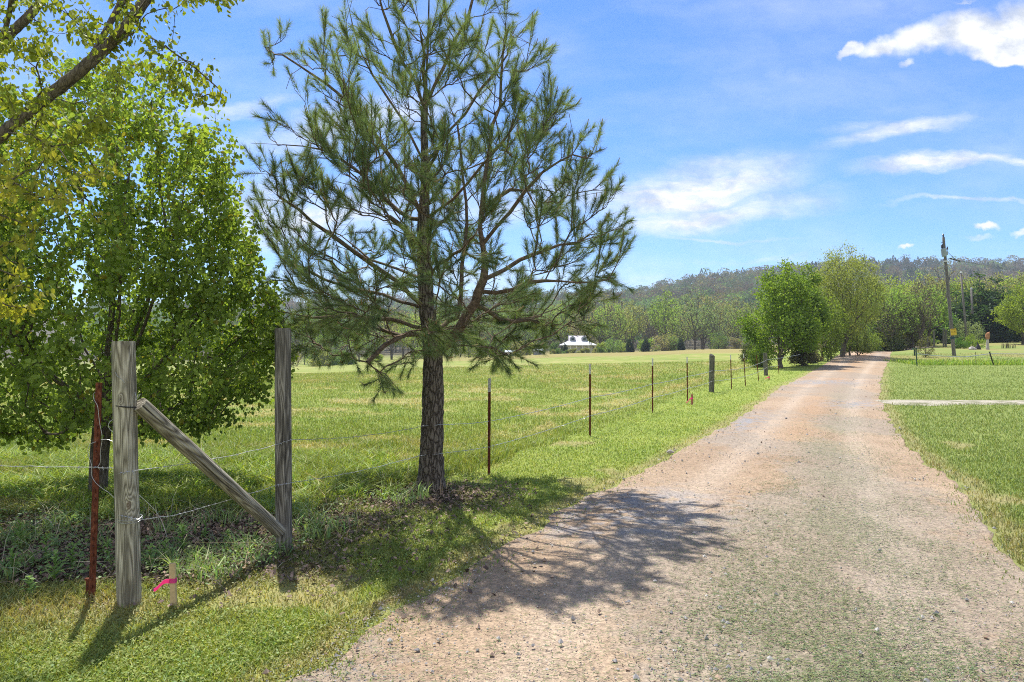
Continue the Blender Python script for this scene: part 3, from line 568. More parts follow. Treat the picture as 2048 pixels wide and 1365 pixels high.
def make_tree(name, label, cat, loc, H, env, n_tips=200, per=14, size=.3, size_var=.3, base_r=.2, tip_r=.01, spread=.35, c1=(.1, .16, .03), c2=(.2, .28, .05), bark='far_bark',
              outer=.55, gap=.42, upk=.6, trunks=1, trunk_bend=.03, droop=-.2, round_=False, group=None, sides=(8, 5, 3), cut=0, seed=0, sc=.5, trunk_top=.8, leaf_w=.36, mat='leaf', clear=.12, nodes=7):
    root = empty(name, loc, label, cat, group); sk = Skel((0, 0, -.1))
    for k in range(trunks):
        a = 0; b = rng.uniform(0, 6.28); sp = 0 if trunks == 1 else .22*H*.4
        zz = np.linspace(clear*H*.5, H*trunk_top*(1 if k == 0 else .85), nodes)
        pts = [(np.cos(b)*sp*(z/H)**.8+rng.normal(0, trunk_bend*H*.35), np.sin(b)*sp*(z/H)**.8+rng.normal(0, trunk_bend*H*.35), z) for z in zz]; sk.chain(pts, a)
    tips = env_points(n_tips, [(z*H, r*H) for z, r in env], outer, gap, seed, sc)
    tips = tips[np.argsort(np.hypot(tips[:, 0], tips[:, 1])+abs(tips[:, 2]-.4*H)*.3)]
    for tp in tips: sk.grow(tp, 4, upk, .25, .05, minid=2)
    sk.radii(base_r, tip_r); mb = MB(); sk.tubes(mb, sides, cut); mb.build('trunk', M[bark], root, smooth_=True)
    pos, ax = [], []
    for ids in sk.tips: p, d = along(sk, ids, per, .7); pos.append(p); ax.append(d)
    pos = np.vstack(pos); ax = np.vstack(ax); pos = pos+rng.normal(0, spread, pos.shape)*[1, 1, .8]; n = len(pos)
    tone = rng.random((n, 1)); clump = fbm(pos[:, 0]*1.3/spread*.2+pos[:, 2]*.7+30, pos[:, 1]*1.3/spread*.2+30, 7+seed)[:, None]
    col = lerp(np.array(c1), np.array(c2), np.clip(tone*.6+clump*.9-.35, 0, 1))*rng.uniform(.8, 1.2, (n, 1))
    s = size*rng.uniform(1-size_var, 1+size_var, n); axis = ax*.5+rng.normal(0, .6, (n, 3))+[0, 0, droop]
    leaf_cloud('crown', pos, axis, s, col, mat, root, None, round_, leaf_w); return root
def copy_tree(o, loc, rz, s, color=None, label=None, sz=None):
    c = o.copy(); scn.collection.objects.link(c); c.location = loc; c.rotation_euler = (0, 0, rz); c.scale = (s, s, sz or s)
    if label: c['label'] = label
    for ch in o.children:
        d = ch.copy(); scn.collection.objects.link(d); d.parent = c
        if color is not None and ch.name.startswith('crown'): d.color = (*color, 1)
    return c

# ------------------------------------------------------------------ the pine
def pine():
    D0 = 8.06; bx, by, bz = at(862, 978); D0 = by; root = empty('pine_tree', (bx, by, bz), 'young open pine with long needles and forked trunk standing by the fence wire', 'tree')
    Q = lambda x, y, d=0: P(x, y, D0+d)
    sk = Skel(Q(862, 992)); tr = sk.chain([Q(862, 960), Q(863, 900), Q(866, 810), Q(866, 745), Q(866, 715), Q(862, 668), Q(854, 620), Q(850, 560), Q(847, 500), Q(847, 440), Q(850, 380), Q(850, 330), Q(848, 270), Q(849, 220), Q(852, 160), Q(856, 90), Q(858, 0), Q(859, -60), Q(860, -100)], 0)
    trunk_ids = tr
    def br(ax, ay, pts): a = sk.near(Q(ax, ay)) if not isinstance(ax, tuple) else sk.near(Q(*ax)); 
    def arm(start, pts):
        a = sk.near(Q(*start)); seg = [sk.P[a]]+[Q(*p) for p in pts]; out = []
        for i in range(1, len(seg)):
            mid = (seg[i-1]+seg[i])/2+rng.normal(0, .018, 3); out += [mid, seg[i]]
        return sk.chain(out, a)
    arm((866, 715), [(893, 688, -.04), (922, 652, -.1), (950, 608, -.14), (967, 560, -.16), (965, 490, -.1), (963, 420, 0), (972, 340, .1), (985, 250, .15), (1002, 160, .2), (1015, 60, .2)])
    arm((864, 668), [(885, 655, .1), (914, 636, .2), (922, 590, .3), (924, 530, .4), (934, 450, .5), (925, 350, .6), (915, 250, .7)])
    for st, pts in [((862, 668), [(828, 654), (780, 638, -.2), (705, 630, -.3), (625, 636, -.4), (548, 622, -.5)]),
        ((854, 640), [(800, 604, .2), (730, 582, .3), (650, 560, .5), (575, 522, .6)]),
        ((850, 600), [(790, 560, -.3), (710, 505, -.5), (625, 445, -.6), (560, 395, -.7)]),
        ((850, 560), [(800, 540, .5), (740, 520, .9), (680, 470, 1.2), (600, 440, 1.4)]),
        ((847, 470), [(800, 425, .2), (725, 350, .3), (645, 300, .4), (565, 290, .4)]),
        ((847, 430), [(795, 335, -.3), (735, 245, -.5), (655, 170, -.6), (565, 110, -.6)]),
        ((850, 380), [(812, 300, .4), (750, 220, .7), (690, 150, .9), (620, 105, 1.0)]),
        ((850, 330), [(805, 240, .2), (745, 150, .4), (705, 50, .5), (690, -20, .5)]),
        ((848, 220), [(802, 120, -.2), (765, 20, -.3), (745, -60, -.3)]),
        ((967, 590, -.14), [(1025, 580, -.25), (1090, 562, -.3), (1155, 566, -.4), (1215, 560, -.4)]),
        ((967, 560, -.16), [(1040, 520, .2), (1120, 490, .4), (1180, 470, .5), (1238, 458, .4)]),
        ((965, 490, -.1), [(1020, 425, -.3), (1085, 345, -.5), (1145, 310, -.6), (1185, 318, -.6)]),
        ((963, 420), [(1020, 380, .3), (1090, 380, .6), (1150, 395, .8), (1205, 385, .9)]),
        ((847, 440), [(905, 400, -.3), (965, 330, -.5), (1035, 245, -.6), (1085, 160, -.6)]),
        ((850, 330), [(900, 260, .2), (960, 180, .3), (1015, 110, .4), (1035, 50, .4)]),
        ((848, 220), [(890, 130, -.2), (935, 40, -.3), (960, -40, -.3)]),
        ((950, 608, -.14), [(1000, 640, .3), (1060, 640, .6), (1120, 650, .8)]),
        ((850, 560), [(868, 540, -.5), (895, 520, -1.0), (925, 500, -1.5), (950, 470, -1.9)]),
        ((850, 500), [(830, 480, -.6), (800, 450, -1.1), (770, 430, -1.6), (740, 380, -1.9)]),
        ((847, 470), [(870, 450, .6), (900, 430, 1.2), (930, 420, 1.8)]),
        ((850, 380), [(860, 330, -.6), (880, 290, -1.1), (890, 230, -1.4)]),
        ((849, 300), [(820, 270, .6), (800, 230, 1.1), (790, 180, 1.4)]),
        ((848, 220), [(850, 170, -.4), (850, 110, -.9), (840, 60, -1.1)]),
        ((862, 668), [(815, 668, -.5), (770, 690, -.8), (735, 725, -1.0)]), ((922, 652, -.1), [(960, 655, -.5), (985, 675, -.8), (975, 705, -.9)]),
        ((862, 668), [(830, 670, .5), (780, 665, 1.0), (700, 650, 1.5), (650, 640, 1.7)])]:
        arm(st, pts)
    env = [(1.55, .8), (1.75, 1.5), (2.2, 1.95), (3.2, 1.95), (4.2, 1.6), (5.2, 1.08), (5.8, .8), (6.2, .4), (6.5, .1)]
    cx = P(872, 0, D0)[0]
    tips = env_points(430, env, .8, .42, 5, 1.6)+[cx, D0, 0]; sk.bf = .30
    low = [(760, 745), (740, 715), (700, 700), (655, 690), (800, 720), (780, 760), (960, 720), (985, 700), (1050, 690), (1090, 660), (1150, 620), (690, 670), (620, 660), (1140, 600), (1180, 590), (830, 700), (1020, 640), (560, 650)]
    extra = [(530, 95), (545, 130), (570, 75), (600, 130), (535, 270), (560, 250), (520, 340), (515, 400), (545, 350), (530, 470), (540, 560), (1040, 75), (1088, 125), (1105, 190), (1110, 240), (1165, 280), (1190, 305), (1212, 370), (1225, 400), (1250, 445), (1235, 480), (1240, 510), (1225, 565), (1200, 540), (1205, 480), (1160, 350), (1010, 40), (650, 60), (690, 20), (600, 330), (590, 180), (640, 110), (580, 420), (560, 480)]
    tips = list(tips[np.argsort(np.hypot(tips[:, 0]-cx, tips[:, 1]-D0))])+[P(x, y, D0+rng.uniform(-1.3, .9)) for x, y in low]+[P(x, y, D0+rng.uniform(-.7, .7)) for x, y in extra]
    for tp in tips:
        low_ = tp[2] < 2.5; sk.grow(tp, 5, .2, .10, .028, minid=6, lift=-.10 if not low_ else .1)
    shoots = []
    for ids in list(sk.tips):
        A = [sk.P[i] for i in ids]; d = nvec(A[-1]-A[-2]); z = A[-1][2]; turn = 1.0 if z > 2.6 else (.1 if z > 2.1 else -.5); dd = nvec(d+np.array([0, 0, turn]))
        e = A[-1]+dd*rng.uniform(.16, .30); sk.chain([e], ids[-1]); shoots.append((A[-1]-d*.14, e))
        for k in range(rng.integers(2, 5)):
            j = rng.integers(2, len(ids)-1); o = sk.P[ids[j]]+(sk.P[ids[j+1]]-sk.P[ids[j]])*rng.random(); d2 = nvec(dd+rng.normal(0, .55, 3)); e2 = o+d2*rng.uniform(.18, .38)
            sk.chain([(o+e2)/2+rng.normal(0, .01, 3), e2], ids[j]); shoots.append((lerp(o, e2, .25), e2))
    # dead twigs inside
    for k in range(240):
        i = rng.integers(10, 260); o = sk.P[i]; e = o+nvec(rng.normal(0, 1, 3)+nvec(o-np.array([cx, D0, o[2]])+1e-3))*rng.uniform(.15, .45); sk.chain([(o+e)/2+rng.normal(0, .03, 3), e], i)
    r = sk.radii(.135, .0035); nt_ = min(sk.tips[0][1:]); r[nt_:] = np.minimum(r[nt_:], .009); r[21+22:nt_] = np.minimum(r[21+22:nt_], .026); c1_, c2_ = sk.chains[1][1:], sk.chains[2][1:]; r[c1_] = np.interp(np.arange(len(c1_)), [0, 7, 9, 21], [.066, .050, .030, .010]); r[c2_] = np.interp(np.arange(len(c2_)), [0, 5, 15], [.036, .028, .009]); r[0] = .15; r[1] = .128; org = np.array([bx, by, bz])
    # trunk with bark relief as its own part
    A = np.array(sk.P); tb = MB(); main = [0]+trunk_ids[1:]; mb = MB()
    ch0 = sk.chains[0]; pts = A[ch0]; rr = r[ch0]; rr = np.minimum(rr, np.linspace(.135, .02, len(rr))+.0); rr[0] = .20; rr[1] = max(rr[1], .150); rr[2] = max(rr[2], .128)
    s_ = np.concatenate([[0], np.cumsum(np.linalg.norm(np.diff(pts, axis=0), axis=1))]); u = np.linspace(0, s_[-1], 420); pp = np.stack([np.interp(u, s_, pts[:, k]) for k in range(3)], -1); ru = np.interp(u, s_, rr)
    tb.tube(pp, ru, 44, cap=False); V = tb.v[0]; kk = 44; ang = np.tile(np.arange(kk), 420); uu = np.repeat(u, kk); ce = np.repeat(pp, kk, 0)
    a1 = ang/kk; rel = np.abs(fbm(a1*11+uu*1.2, uu*6, 301, 3)-.5)+np.abs(fbm(np.abs(a1-.5)*22, uu*9, 305, 2)-.5)*.6
    dsp = np.clip(rel*2.6, 0, 1)*np.repeat(ru, kk)*.13; tb.v[0] = V+nvec(V-ce)*dsp[:, None]
    tb.build('trunk', M['pine_bark'], root, origin=org, smooth_=True)
    sk.chains = sk.chains[1:]; sk.tubes(mb, (12, 6, 3)); mb.build('limbs', M['limb_bark'], root, origin=org, smooth_=True)
    # needles
    V, C = [], []
    cand = MB()
    for a, b in shoots:
        L = np.linalg.norm(b-a); d = (b-a)/L; n = int(rng.uniform(140, 210)*(L/.3)**.7); u = rng.random(n)**.6; o = a+(b-a)*u[:, None]
        rv = rng.normal(0, 1, (n, 3)); rv = rv-d*(rv@d)[:, None]; rv = nvec(rv); ang = rng.uniform(.45, 1.1, n)*(1.1-.45*u); nd = d*np.cos(ang)[:, None]+rv*np.sin(ang)[:, None]
        ln = rng.uniform(.08, .135, n)[:, None]; tip = o+nd*ln+np.array([0, 0, -1])*ln*rng.uniform(-.05, .14, (n, 1)); sdv = nvec(np.cross(nd, rng.normal(0, 1, (n, 3))))*.0017
        V.append(np.stack([o-sdv, o+sdv, tip], 1).reshape(-1, 3)); tone = rng.random()
        young = np.clip((b[2]-3.6)/3.0, 0, 1)*.6; c = lerp(np.array([.115, .17, .085]), np.array([.33, .39, .14]), np.clip(tone*.5+young, 0, 1))
        c = c*rng.uniform(.7, 1.35, (n, 1)); c = np.where(rng.random((n, 1)) < .05, np.array([.25, .17, .09]), c); C.append(np.repeat(c[:, None], 3, 1).reshape(-1, 3))
        if rng.random() < .4: cand.tube([b, b+nvec(d+[0, 0, .8])*rng.uniform(.04, .09)], [.006, .004], 5)
    V = np.vstack(V); C = np.vstack(C); i = np.arange(len(V)//3)*3; mesh('needles', V, [np.stack([i, i+1, i+2], -1)], M['needle'], root, col=C, origin=org)
    tag(cand.build('young_cones', flat('tan_candle', (.30, .21, .11), .8), root, origin=org), kind='stuff')
pine()

# ------------------------------------------------------------------ broadleaf tree behind the gate post
def pear():
    bx, by, bz = at(196, 1005); by = 7.6; bx = (196-1024)/F_PX*by; bz = gz(bx, by); root = empty('broadleaf_tree', (bx, by, bz), 'dense round leafed green tree standing behind the pale fence post', 'tree')
    Q = lambda x, y, d=0: P(x, y, by+d); sk = Skel(Q(196, 1015)); sk.chain([Q(197, 960), Q(200, 900), Q(206, 840), Q(212, 780)], 0)
    for st, pts in [((212, 780), [(215, 700, .1), (225, 600, .1), (232, 480, 0), (236, 360, 0), (240, 250, 0), (240, 160, 0)]), ((210, 800), [(170, 700, .3), (140, 580, .5), (110, 460, .6), (90, 350, .6)]),
                    ((210, 800), [(270, 700, -.2), (310, 590, -.4), (345, 480, -.5), (370, 370, -.5), (385, 280, -.5)]), ((206, 840), [(290, 760, .3), (360, 680, .6), (430, 590, .8), (460, 480, .8)]), ((206, 840), [(140, 780, -.4), (60, 720, -.8), (0, 640, -1), (-40, 540, -1)]),
                    ((212, 780), [(230, 690, -.5), (240, 570, -.9), (250, 450, -1), (260, 340, -.9)]), ((212, 780), [(250, 680, .6), (290, 560, 1), (300, 430, 1.1), (310, 320, 1.)]), ((212, 760), [(290, 620, 0), (330, 500, .1), (320, 380, .2), (310, 260, .2), (300, 180, .2)])]:
        a = sk.near(Q(*st)); sg = [sk.P[a]]+[Q(*p) for p in pts]; o = []
        for i in range(1, len(sg)): o += [(sg[i-1]+sg[i])/2+rng.normal(0, .02, 3), sg[i]]
        sk.chain(o, a)
    z = lambda y: CAM_H+(HOR-y)/F_PX*by
    env = [(z(880), .5), (z(838), 1.3), (z(760), 1.75), (z(620), 1.85), (z(480), 1.70), (z(330), 1.38), (z(240), 1.10), (z(160), .62), (z(105), .1)]
    cx = Q(222, 0)[0]; tips = env_points(1120, env, .5, .34, 11, 1.5)+[cx, by, 0]; tips = tips[np.argsort(np.hypot(tips[:, 0]-cx, tips[:, 1]-by))]
    ex = [Q(x, y, rng.uniform(-.4, .3)) for x, y in [(540, 560), (545, 600), (535, 690), (520, 640), (500, 560), (535, 800), (530, 760), (505, 820), (470, 845), (400, 865), (330, 875), (480, 350), (470, 310), (430, 220), (440, 270), (500, 480), (505, 430), (590, 700), (585, 730), (560, 650), (350, 130), (330, 115), (290, 125), (250, 120), (210, 140), (170, 160), (140, 190), (310, 150), (270, 160), (220, 180), (370, 160), (395, 190), (110, 230), (160, 220), (480, 770), (450, 830)]]
    for tp in list(tips)+ex: sk.grow(tp, 5, .9, .3, .04, minid=5)
    sk.radii(.095, .0025); org = np.array([bx, by, bz]); mb = MB(); sk.tubes(mb, (14, 6, 3)); mb.build('trunk', M['grey_bark'], root, origin=org, smooth_=True)
    pos, ax = [], []
    for ids in sk.tips: p, d = along(sk, ids, 52, .95); pos.append(p); ax.append(d)
    pos = np.vstack(pos); ax = np.vstack(ax); pos = pos+rng.normal(0, .055, pos.shape); n = len(pos); cl = fbm(pos[:, 0]*2+pos[:, 2], pos[:, 1]*2+9, 77)[:, None]
    new = smooth(2.6, 4.6, pos[:, 2])[:, None]; c = lerp(np.array([.12, .19, .04]), np.array([.36, .47, .09]), np.clip(rng.random((n, 1))*.7+cl*.7-.3+new*.3, 0, 1)); yl = rng.random((n, 1)) < .03+.10*new; c = np.where(yl, np.array([.26, .24, .04]), c)*rng.uniform(.8, 1.2, (n, 1))
    leaf_cloud('foliage', pos, ax*.25+rng.normal(0, .45, (n, 3))+[0, -.05, -.65], rng.uniform(.028, .064, n), c, 'leaf', root, org, True, .40)
pear()

# ------------------------------------------------------------------ tree leaning in from the left edge
def overhang():
    D = 4.9; base = np.array([-4.75, 4.7, gz(-4.75, 4.7)]); root = empty('leaning_tree', base, 'yellow green tree leaning in from the left edge with limbs overhead', 'tree')
    Q = lambda x, y, d=0: P(x, y, D+d); sk = Skel(base-[0, 0, .1]); t0 = [base+[.02, 0, .6], base+[.08, .03, 1.4], base+[.15, .05, 2.1], base+[.3, .1, 2.6]]; sk.chain(t0, 0); a = 4
    l1 = sk.chain([Q(-120, 365), Q(-50, 312), Q(10, 265), Q(65, 218), Q(125, 170), Q(175, 132), Q(215, 95), Q(255, 50), Q(290, 5), Q(330, -60), Q(370, -140)], a)
    l2 = sk.chain([Q(-90, 240, .5), Q(-30, 150, .6), Q(5, 85, .6), Q(40, 50, .6), Q(75, 15, .6), Q(110, -40, .6), Q(170, -110, .7)], a)
    l3 = sk.chain([Q(240, 10, .3), Q(330, -50, .3)], sk.near(Q(175, 132))); l4 = sk.chain([Q(20, 20, .2), Q(30, -60, .2)], sk.near(Q(5, 85, .6)))
    l5 = sk.chain([Q(300, -10, -.3), Q(400, -40, -.4), Q(520, -60, -.4), Q(640, -70, -.4)], sk.near(Q(255, 50)))
    l6 = sk.chain([Q(280, 60, -.1), Q(340, 100, -.2), Q(395, 140, -.2), Q(440, 180, -.2)], sk.near(Q(215, 95)))
    l7 = sk.chain([Q(60, 270, -.3), Q(120, 300, -.5), Q(160, 360, -.6), Q(170, 420, -.6)], sk.near(Q(10, 265)))
    l8 = sk.chain([Q(-60, 420, -.3), Q(0, 430, -.5), Q(70, 455, -.6), Q(110, 470, -.6)], sk.near(Q(-120, 365)))
    l9 = sk.chain([Q(-60, 330, -.2), Q(20, 360, -.4), Q(80, 395, -.5)], sk.near(Q(-120, 365)))
    tips = []
    def rg(n, x0, x1, y0, y1, d0=-.7, d1=.9):
        for k in range(n): tips.append(Q(rng.uniform(x0, x1), rng.uniform(y0, y1), rng.uniform(d0, d1)))
    rg(70, -60, 260, -80, 110); rg(26, 240, 420, -90, 40); rg(14, 400, 500, -60, 10); rg(5, 500, 620, -60, -5); rg(22, -60, 130, 90, 260); rg(26, 0, 230, 200, 330, -.9, .2); rg(15, 0, 215, 330, 450, -1., .1); rg(18, -60, 100, 330, 600, -1., .2); rg(12, 230, 330, 60, 170); rg(10, 330, 450, 110, 200, -.4, .1); rg(8, -60, 70, 600, 640, -.8, 0); rg(30, -400, -60, -100, 400)
    for tp in sorted(tips, key=lambda q: np.min(((np.array(sk.P)-q)**2).sum(1))): sk.grow(tp, 5, -.1, .3, .04, minid=4, lift=.06)
    r = sk.radii(.14, .0022); r[l1[1:]] = 0; r[l2[1:]] = 0; A = np.array(sk.P); r[l1[1:]] = np.maximum(r[l1[1:]], np.linspace(.044, .031, len(l1)-1)); r[l2[1:]] = np.maximum(r[l2[1:]], np.linspace(.040, .025, len(l2)-1)); r[max(l4)+1:] = np.minimum(r[max(l4)+1:], .006); r[l3[1:]] = .022; r[l4[1:]] = .018
    mb = MB()
    for c in sk.chains:     # subdivide the thick limbs and roughen them
        rr = r[c].copy(); rr[0] = min(rr[0], rr[1]*1.1); pts = A[c]
        if rr[1] > .03:
            s_ = np.concatenate([[0], np.cumsum(np.linalg.norm(np.diff(pts, axis=0), axis=1))]); u = np.linspace(0, s_[-1], 90); pp = np.stack([np.interp(u, s_, pts[:, k]) for k in range(3)], -1)
            ker = np.ones(9)/9; sm = np.stack([np.convolve(np.pad(pp[:, k], 4, 'edge'), ker, 'valid') for k in range(3)], -1); ru = np.interp(u, s_, rr)*(1+.12*(fbm(u*9, u*0, 3)-.5)*2); mb.tube(sm, ru, 20, cap=False)
            V = mb.v[-1]; mb.v[-1] = V+nvec(V-np.repeat(sm, 20, 0))*(.016*(fbm(V[:, 0]*25+V[:, 2]*6, V[:, 1]*25-V[:, 2]*4, 8, 3)-.5))[:, None]
        else: mb.tube(pts, rr, 5 if rr[1] > .008 else 3, cap=False)
    mb.build('trunk', M['grey_bark'], root, origin=base, smooth_=True)
    pos, ax = [], []
    for ids in sk.tips: p, d = along(sk, ids, 26, .9); pos.append(p); ax.append(d)
    pos = np.vstack(pos); ax = np.vstack(ax)+0; pos += rng.normal(0, .028, pos.shape); n = len(pos); low = smooth(3.4, 2.6, pos[:, 2])[:, None]
    c = lerp(np.array([.14, .21, .025]), np.array([.30, .34, .05]), rng.random((n, 1))); c = lerp(c, np.array([.46, .38, .07]), low*.55*rng.random((n, 1))+.1)
    leaf_cloud('foliage', pos, ax*.4+rng.normal(0, .35, (n, 3))+[0, 0, -.8], rng.uniform(.026, .052, n), c, 'leaf', root, base, True, .30)
overhang()

# ------------------------------------------------------------------ timber posts and gate brace
def post_mesh(mb, p0, p1, r, seg=70, k=28, flat_=.9, seed=0, jag=0):
    p0, p1 = np.asarray(p0, float), np.asarray(p1, float); u = np.linspace(0, 1, seg); pts = p0+(p1-p0)*u[:, None]; L = np.linalg.norm(p1-p0)
    mb.tube(pts, r, k, cap=True); V = mb.v[-1]; ce = np.repeat(pts, k, 0); ang = np.tile(np.arange(k), seg)/k; uu = np.repeat(u, k)*L
    d = .06*r*(fbm(ang*k*.9, uu*1.5, 400+seed, 3)-.5)*2+.05*r*(fbm(np.cos(ang*6.28)+3, uu*1.2+np.sin(ang*6.28), 410+seed, 2)-.5)*2-.10*r*np.exp(-((np.abs(ang-.22-.02*np.sin(uu*3)))/.012)**2)
    W = V[:seg*k]; W = W+nvec(W-ce)*d[:, None]
    top = np.repeat(np.arange(seg), k) == seg-1; W[top] = ce[top]+(W[top]-ce[top])*.96
    if jag: W[top] += nvec(p1-p0)*(jag*(np.cos(ang[top]*6.28+seed)*.7+fbm(ang[top]*9, ang[top]*0, 3)-.6))[:, None]
    V[:seg*k] = W; mb.v[-1] = V
def single_post(name, label, cat, b, t, r, mat, group=None, seed=0, jag=0):
    mb = MB(); post_mesh(mb, (b[0], b[1], b[2]-.15), t, r, seed=seed, jag=jag); o = mb.build(name, M[mat], origin=b, smooth_=False); return tag(o, label, cat, group)
g0 = at(260, 1208); t0 = P(247, 683, g0[1]); single_post('fence_post', 'pale thick timber post with a knot, left end of the diagonal brace', 'post', g0, t0, .071, 'post_pale', 'timber posts of the field fence', 1)
g1 = at(568, 1102); t1 = P(566, 657, g1[1]); single_post('fence_post', 'darker grey timber post at the lower end of the diagonal brace', 'post', g1, t1, .0645, 'post_dark', 'timber posts of the field fence', 2)
bs = P(283, 812, g0[1]+.02); be = P(560, 1064, g1[1]-.085)
Lb = float(np.linalg.norm(bs-be)); mb = MB(); post_mesh(mb, (0, 0, 0), (0, 0, Lb*1.012), .053, seed=6)
o = mb.build('brace_pole', M['brace']); o.location = tuple(be); o.rotation_euler = Vector(bs-be).to_track_quat('Z', 'Y').to_euler(); tag(o, 'round timber brace running diagonally between the two gate posts', 'brace')
g2 = at(1423, 785); single_post('fence_post', 'weathered timber post with a jagged split top among the thin metal posts', 'post', g2, P(1424, 711, g2[1]), .095, 'post_old', 'timber posts of the field fence', 3, .13)
g3 = at(1532, 752); single_post('fence_post', 'short square topped timber post beside the roadside trees', 'post', g3, P(1530, 706, g3[1]), .10, 'post_old', 'timber posts of the field fence', 4)

# ------------------------------------------------------------------ metal T posts
def tpost(b, t, label, rust_only=False, w=.036, parts=True, white=.14):
    root = empty('metal_fence_post', b, label, 'fence post', 'thin metal posts of the wire fence'); b = np.asarray(b, float); t = np.asarray(t, float); L = np.linalg.norm(t-b); ax = (t-b)/L; x = nvec(np.cross([0, 1, 0], ax)); y = np.cross(ax, x)
    rot = np.stack([x, y, ax], -1)
    def prof(z0, z1, grow=0):
        m = MB(); g = grow; m.box(b+ax*(z0+z1)/2, (w+g, .006+g, z1-z0), rot); m.box(b+ax*(z0+z1)/2+y*(.019), (.006+g, .032, z1-z0-.001), rot)
        for z in np.arange(z0+.03, z1-.02, .053): m.box(b+ax*z-y*.008, (.010, .011, .02), rot)
        return m
    wt = white*L if not rust_only else 0
    prof(-.1, L-wt).build('shaft', M['rust'], root, origin=b)
    if wt: prof(L-wt, L, .0015).build('painted_tip', M['post_white'], root, origin=b)
    return root
spec = [(978, 951, 979, 757, 'rusty metal post with pale tip, first to the right of the pine'), (1180, 873, 1180, 728, 'rusty metal post with a white tip, second to the right of the pine'), (1305, 826, 1305, 717, 'thin rusty metal post with pale tip, third from the pine'),
        (1375, 802, 1374, 714, 'thin rusty metal post standing next to the pink flagged orange stake'), (1463, 779, 1461, 710, 'thin metal post just right of the jagged timber post'), (1491, 772, 1487, 708, 'thin metal post leaning left, second past the jagged timber post'), (1517, 762, 1513, 711, 'dark thin metal post just left of the far square timber post'), (1558, 749, 1556, 729, 'very short dark metal post nearest the dark roadside tree')]
TP = []
for i, (bx, by, tx, ty, lab) in enumerate(spec):
    g = at(bx, by); TP.append((g, P(tx, ty, g[1]))); tpost(g, P(tx, ty, g[1]), lab, rust_only=(i in (6, 7)))
gl = at(184, 1200); tl = P(198, 766, gl[1]+.03); tpost(gl, tl, 'red rusty metal post without pale tip leaning beside the pale timber post', True, .042)
g = at(176, 1196); mb = MB(); mb.box((g[0], g[1], g[2]+.055), (.022, .01, .15)); mb.box((g[0], g[1], g[2]+.125), (.034, .02, .015)); tag(mb.build('metal_stub', M['rust'], origin=g), 'short rusty metal stub in the ground beside the red rusty post', 'stub')

# ------------------------------------------------------------------ fence wire
def strand(name, pts, label, sag=.02, barbs=True, r=.0021, grp='wire strands of the field fence', near=9):
    out = []
    for a, b in zip(pts[:-1], pts[1:]):
        a, b = np.asarray(a, float), np.asarray(b, float); L = np.linalg.norm(b-a); m = max(6, int(L/.12)); u = np.linspace(0, 1, m, endpoint=False)[:, None]
        out.append(a+(b-a)*u+np.array([0, 0, -1])*4*sag*L/3*u*(1-u)+rng.normal(0, .002, (m, 3)))
    out.append(np.asarray(pts[-1], float)[None]); A = np.vstack(out); mb = MB(); yy = A[:, 1]; mb.tube(A, r*np.clip(yy/6, 1, 4), 5)
    if barbs:
        for i in range(1, len(A)-1):
            if A[i, 1] > near*2: continue
            d = nvec(A[i+1]-A[i]); s = nvec(np.cross(d, rng.normal(0, 1, 3))); rb = r*.6*max(1, A[i, 1]/7)
            mb.tube([A[i]-s*.013-d*.003, A[i]+s*.013+d*.003], rb, 3); mb.tube([A[i]-d*.006, A[i]+d*.006], r*1.9*max(1, A[i, 1]/7), 4)
    return tag(mb.build(name, M['wire']), label, 'wire', grp)
def off(px, py, d, o=.0): return P(px, py, d-o)
dl, db, dp = g0[1], g1[1], at(862, 978)[1]
def tp_pt(i, z): (b, t) = TP[i]; return np.array([b[0], b[1]-.012, b[2]+z])
strand('barbed_wire', [off(237, 948, dl, .075), off(272, 942, dl, .075), off(430, 918, 5.0), off(552, 890, db, .067), off(583, 880, db, .067), off(730, 872, 6.9), off(846, 853, dp, .125), off(878, 850, dp, .125), tp_pt(0, .70), tp_pt(1, .72), tp_pt(2, .72), tp_pt(3, .74), (g2[0], g2[1]-.11, g2[2]+.78), tp_pt(4, .75), tp_pt(5, .75), tp_pt(6, .8), (g3[0], g3[1]-.11, g3[2]+.85), at(1600, 744)[:2]+(gz(*at(1600, 744)[:2])+1.0,)], 'upper barbed wire strand of the field fence passing across the pine trunk', .015)
strand('barbed_wire', [off(238, 1030, dl, .075), off(278, 1040, dl, .075), off(360, 1028, 4.9), off(430, 1008, 5.1), off(552, 972, db, .067), off(583, 966, db, .067), off(730, 940, 6.9), off(838, 912, dp, .13), off(880, 908, dp, .13), tp_pt(0, .37), tp_pt(1, .38), tp_pt(2, .38), tp_pt(3, .38), (g2[0], g2[1]-.11, g2[2]+.40), tp_pt(4, .4), tp_pt(5, .4), tp_pt(6, .42), (g3[0], g3[1]-.11, g3[2]+.45), tp_pt(7, .5)], 'lower barbed wire strand of the field fence tied round both gate posts', .015)
strand('fence_wire', [P(-700, 940, 4.4), P(-200, 930, 4.5), off(0, 933, 4.55), off(190, 935, gl[1], .03), off(240, 936, dl, .06)], 'plain wire running left from the pale timber post past the red rusty post', .006)
def loop(pts, label, r=.0018, name='loose_wire', grp='loose wire ends at the gate posts', rnd=.004):
    pts = np.array(pts); s = np.arange(len(pts)); u = np.linspace(0, len(pts)-1, len(pts)*8); A = np.stack([np.interp(u, s, pts[:, k]) for k in range(3)], -1)
    for _ in range(3): A[1:-1] = (A[:-2]+A[1:-1]*2+A[2:])/4
    for _ in range(9): A[1:-1] = (A[:-2]+A[1:-1]*2+A[2:])/4
    mb = MB(); mb.tube(A, r, 5); tag(mb.build(name, M['wire']), label, 'wire', grp)
dq = gl[1]-.03
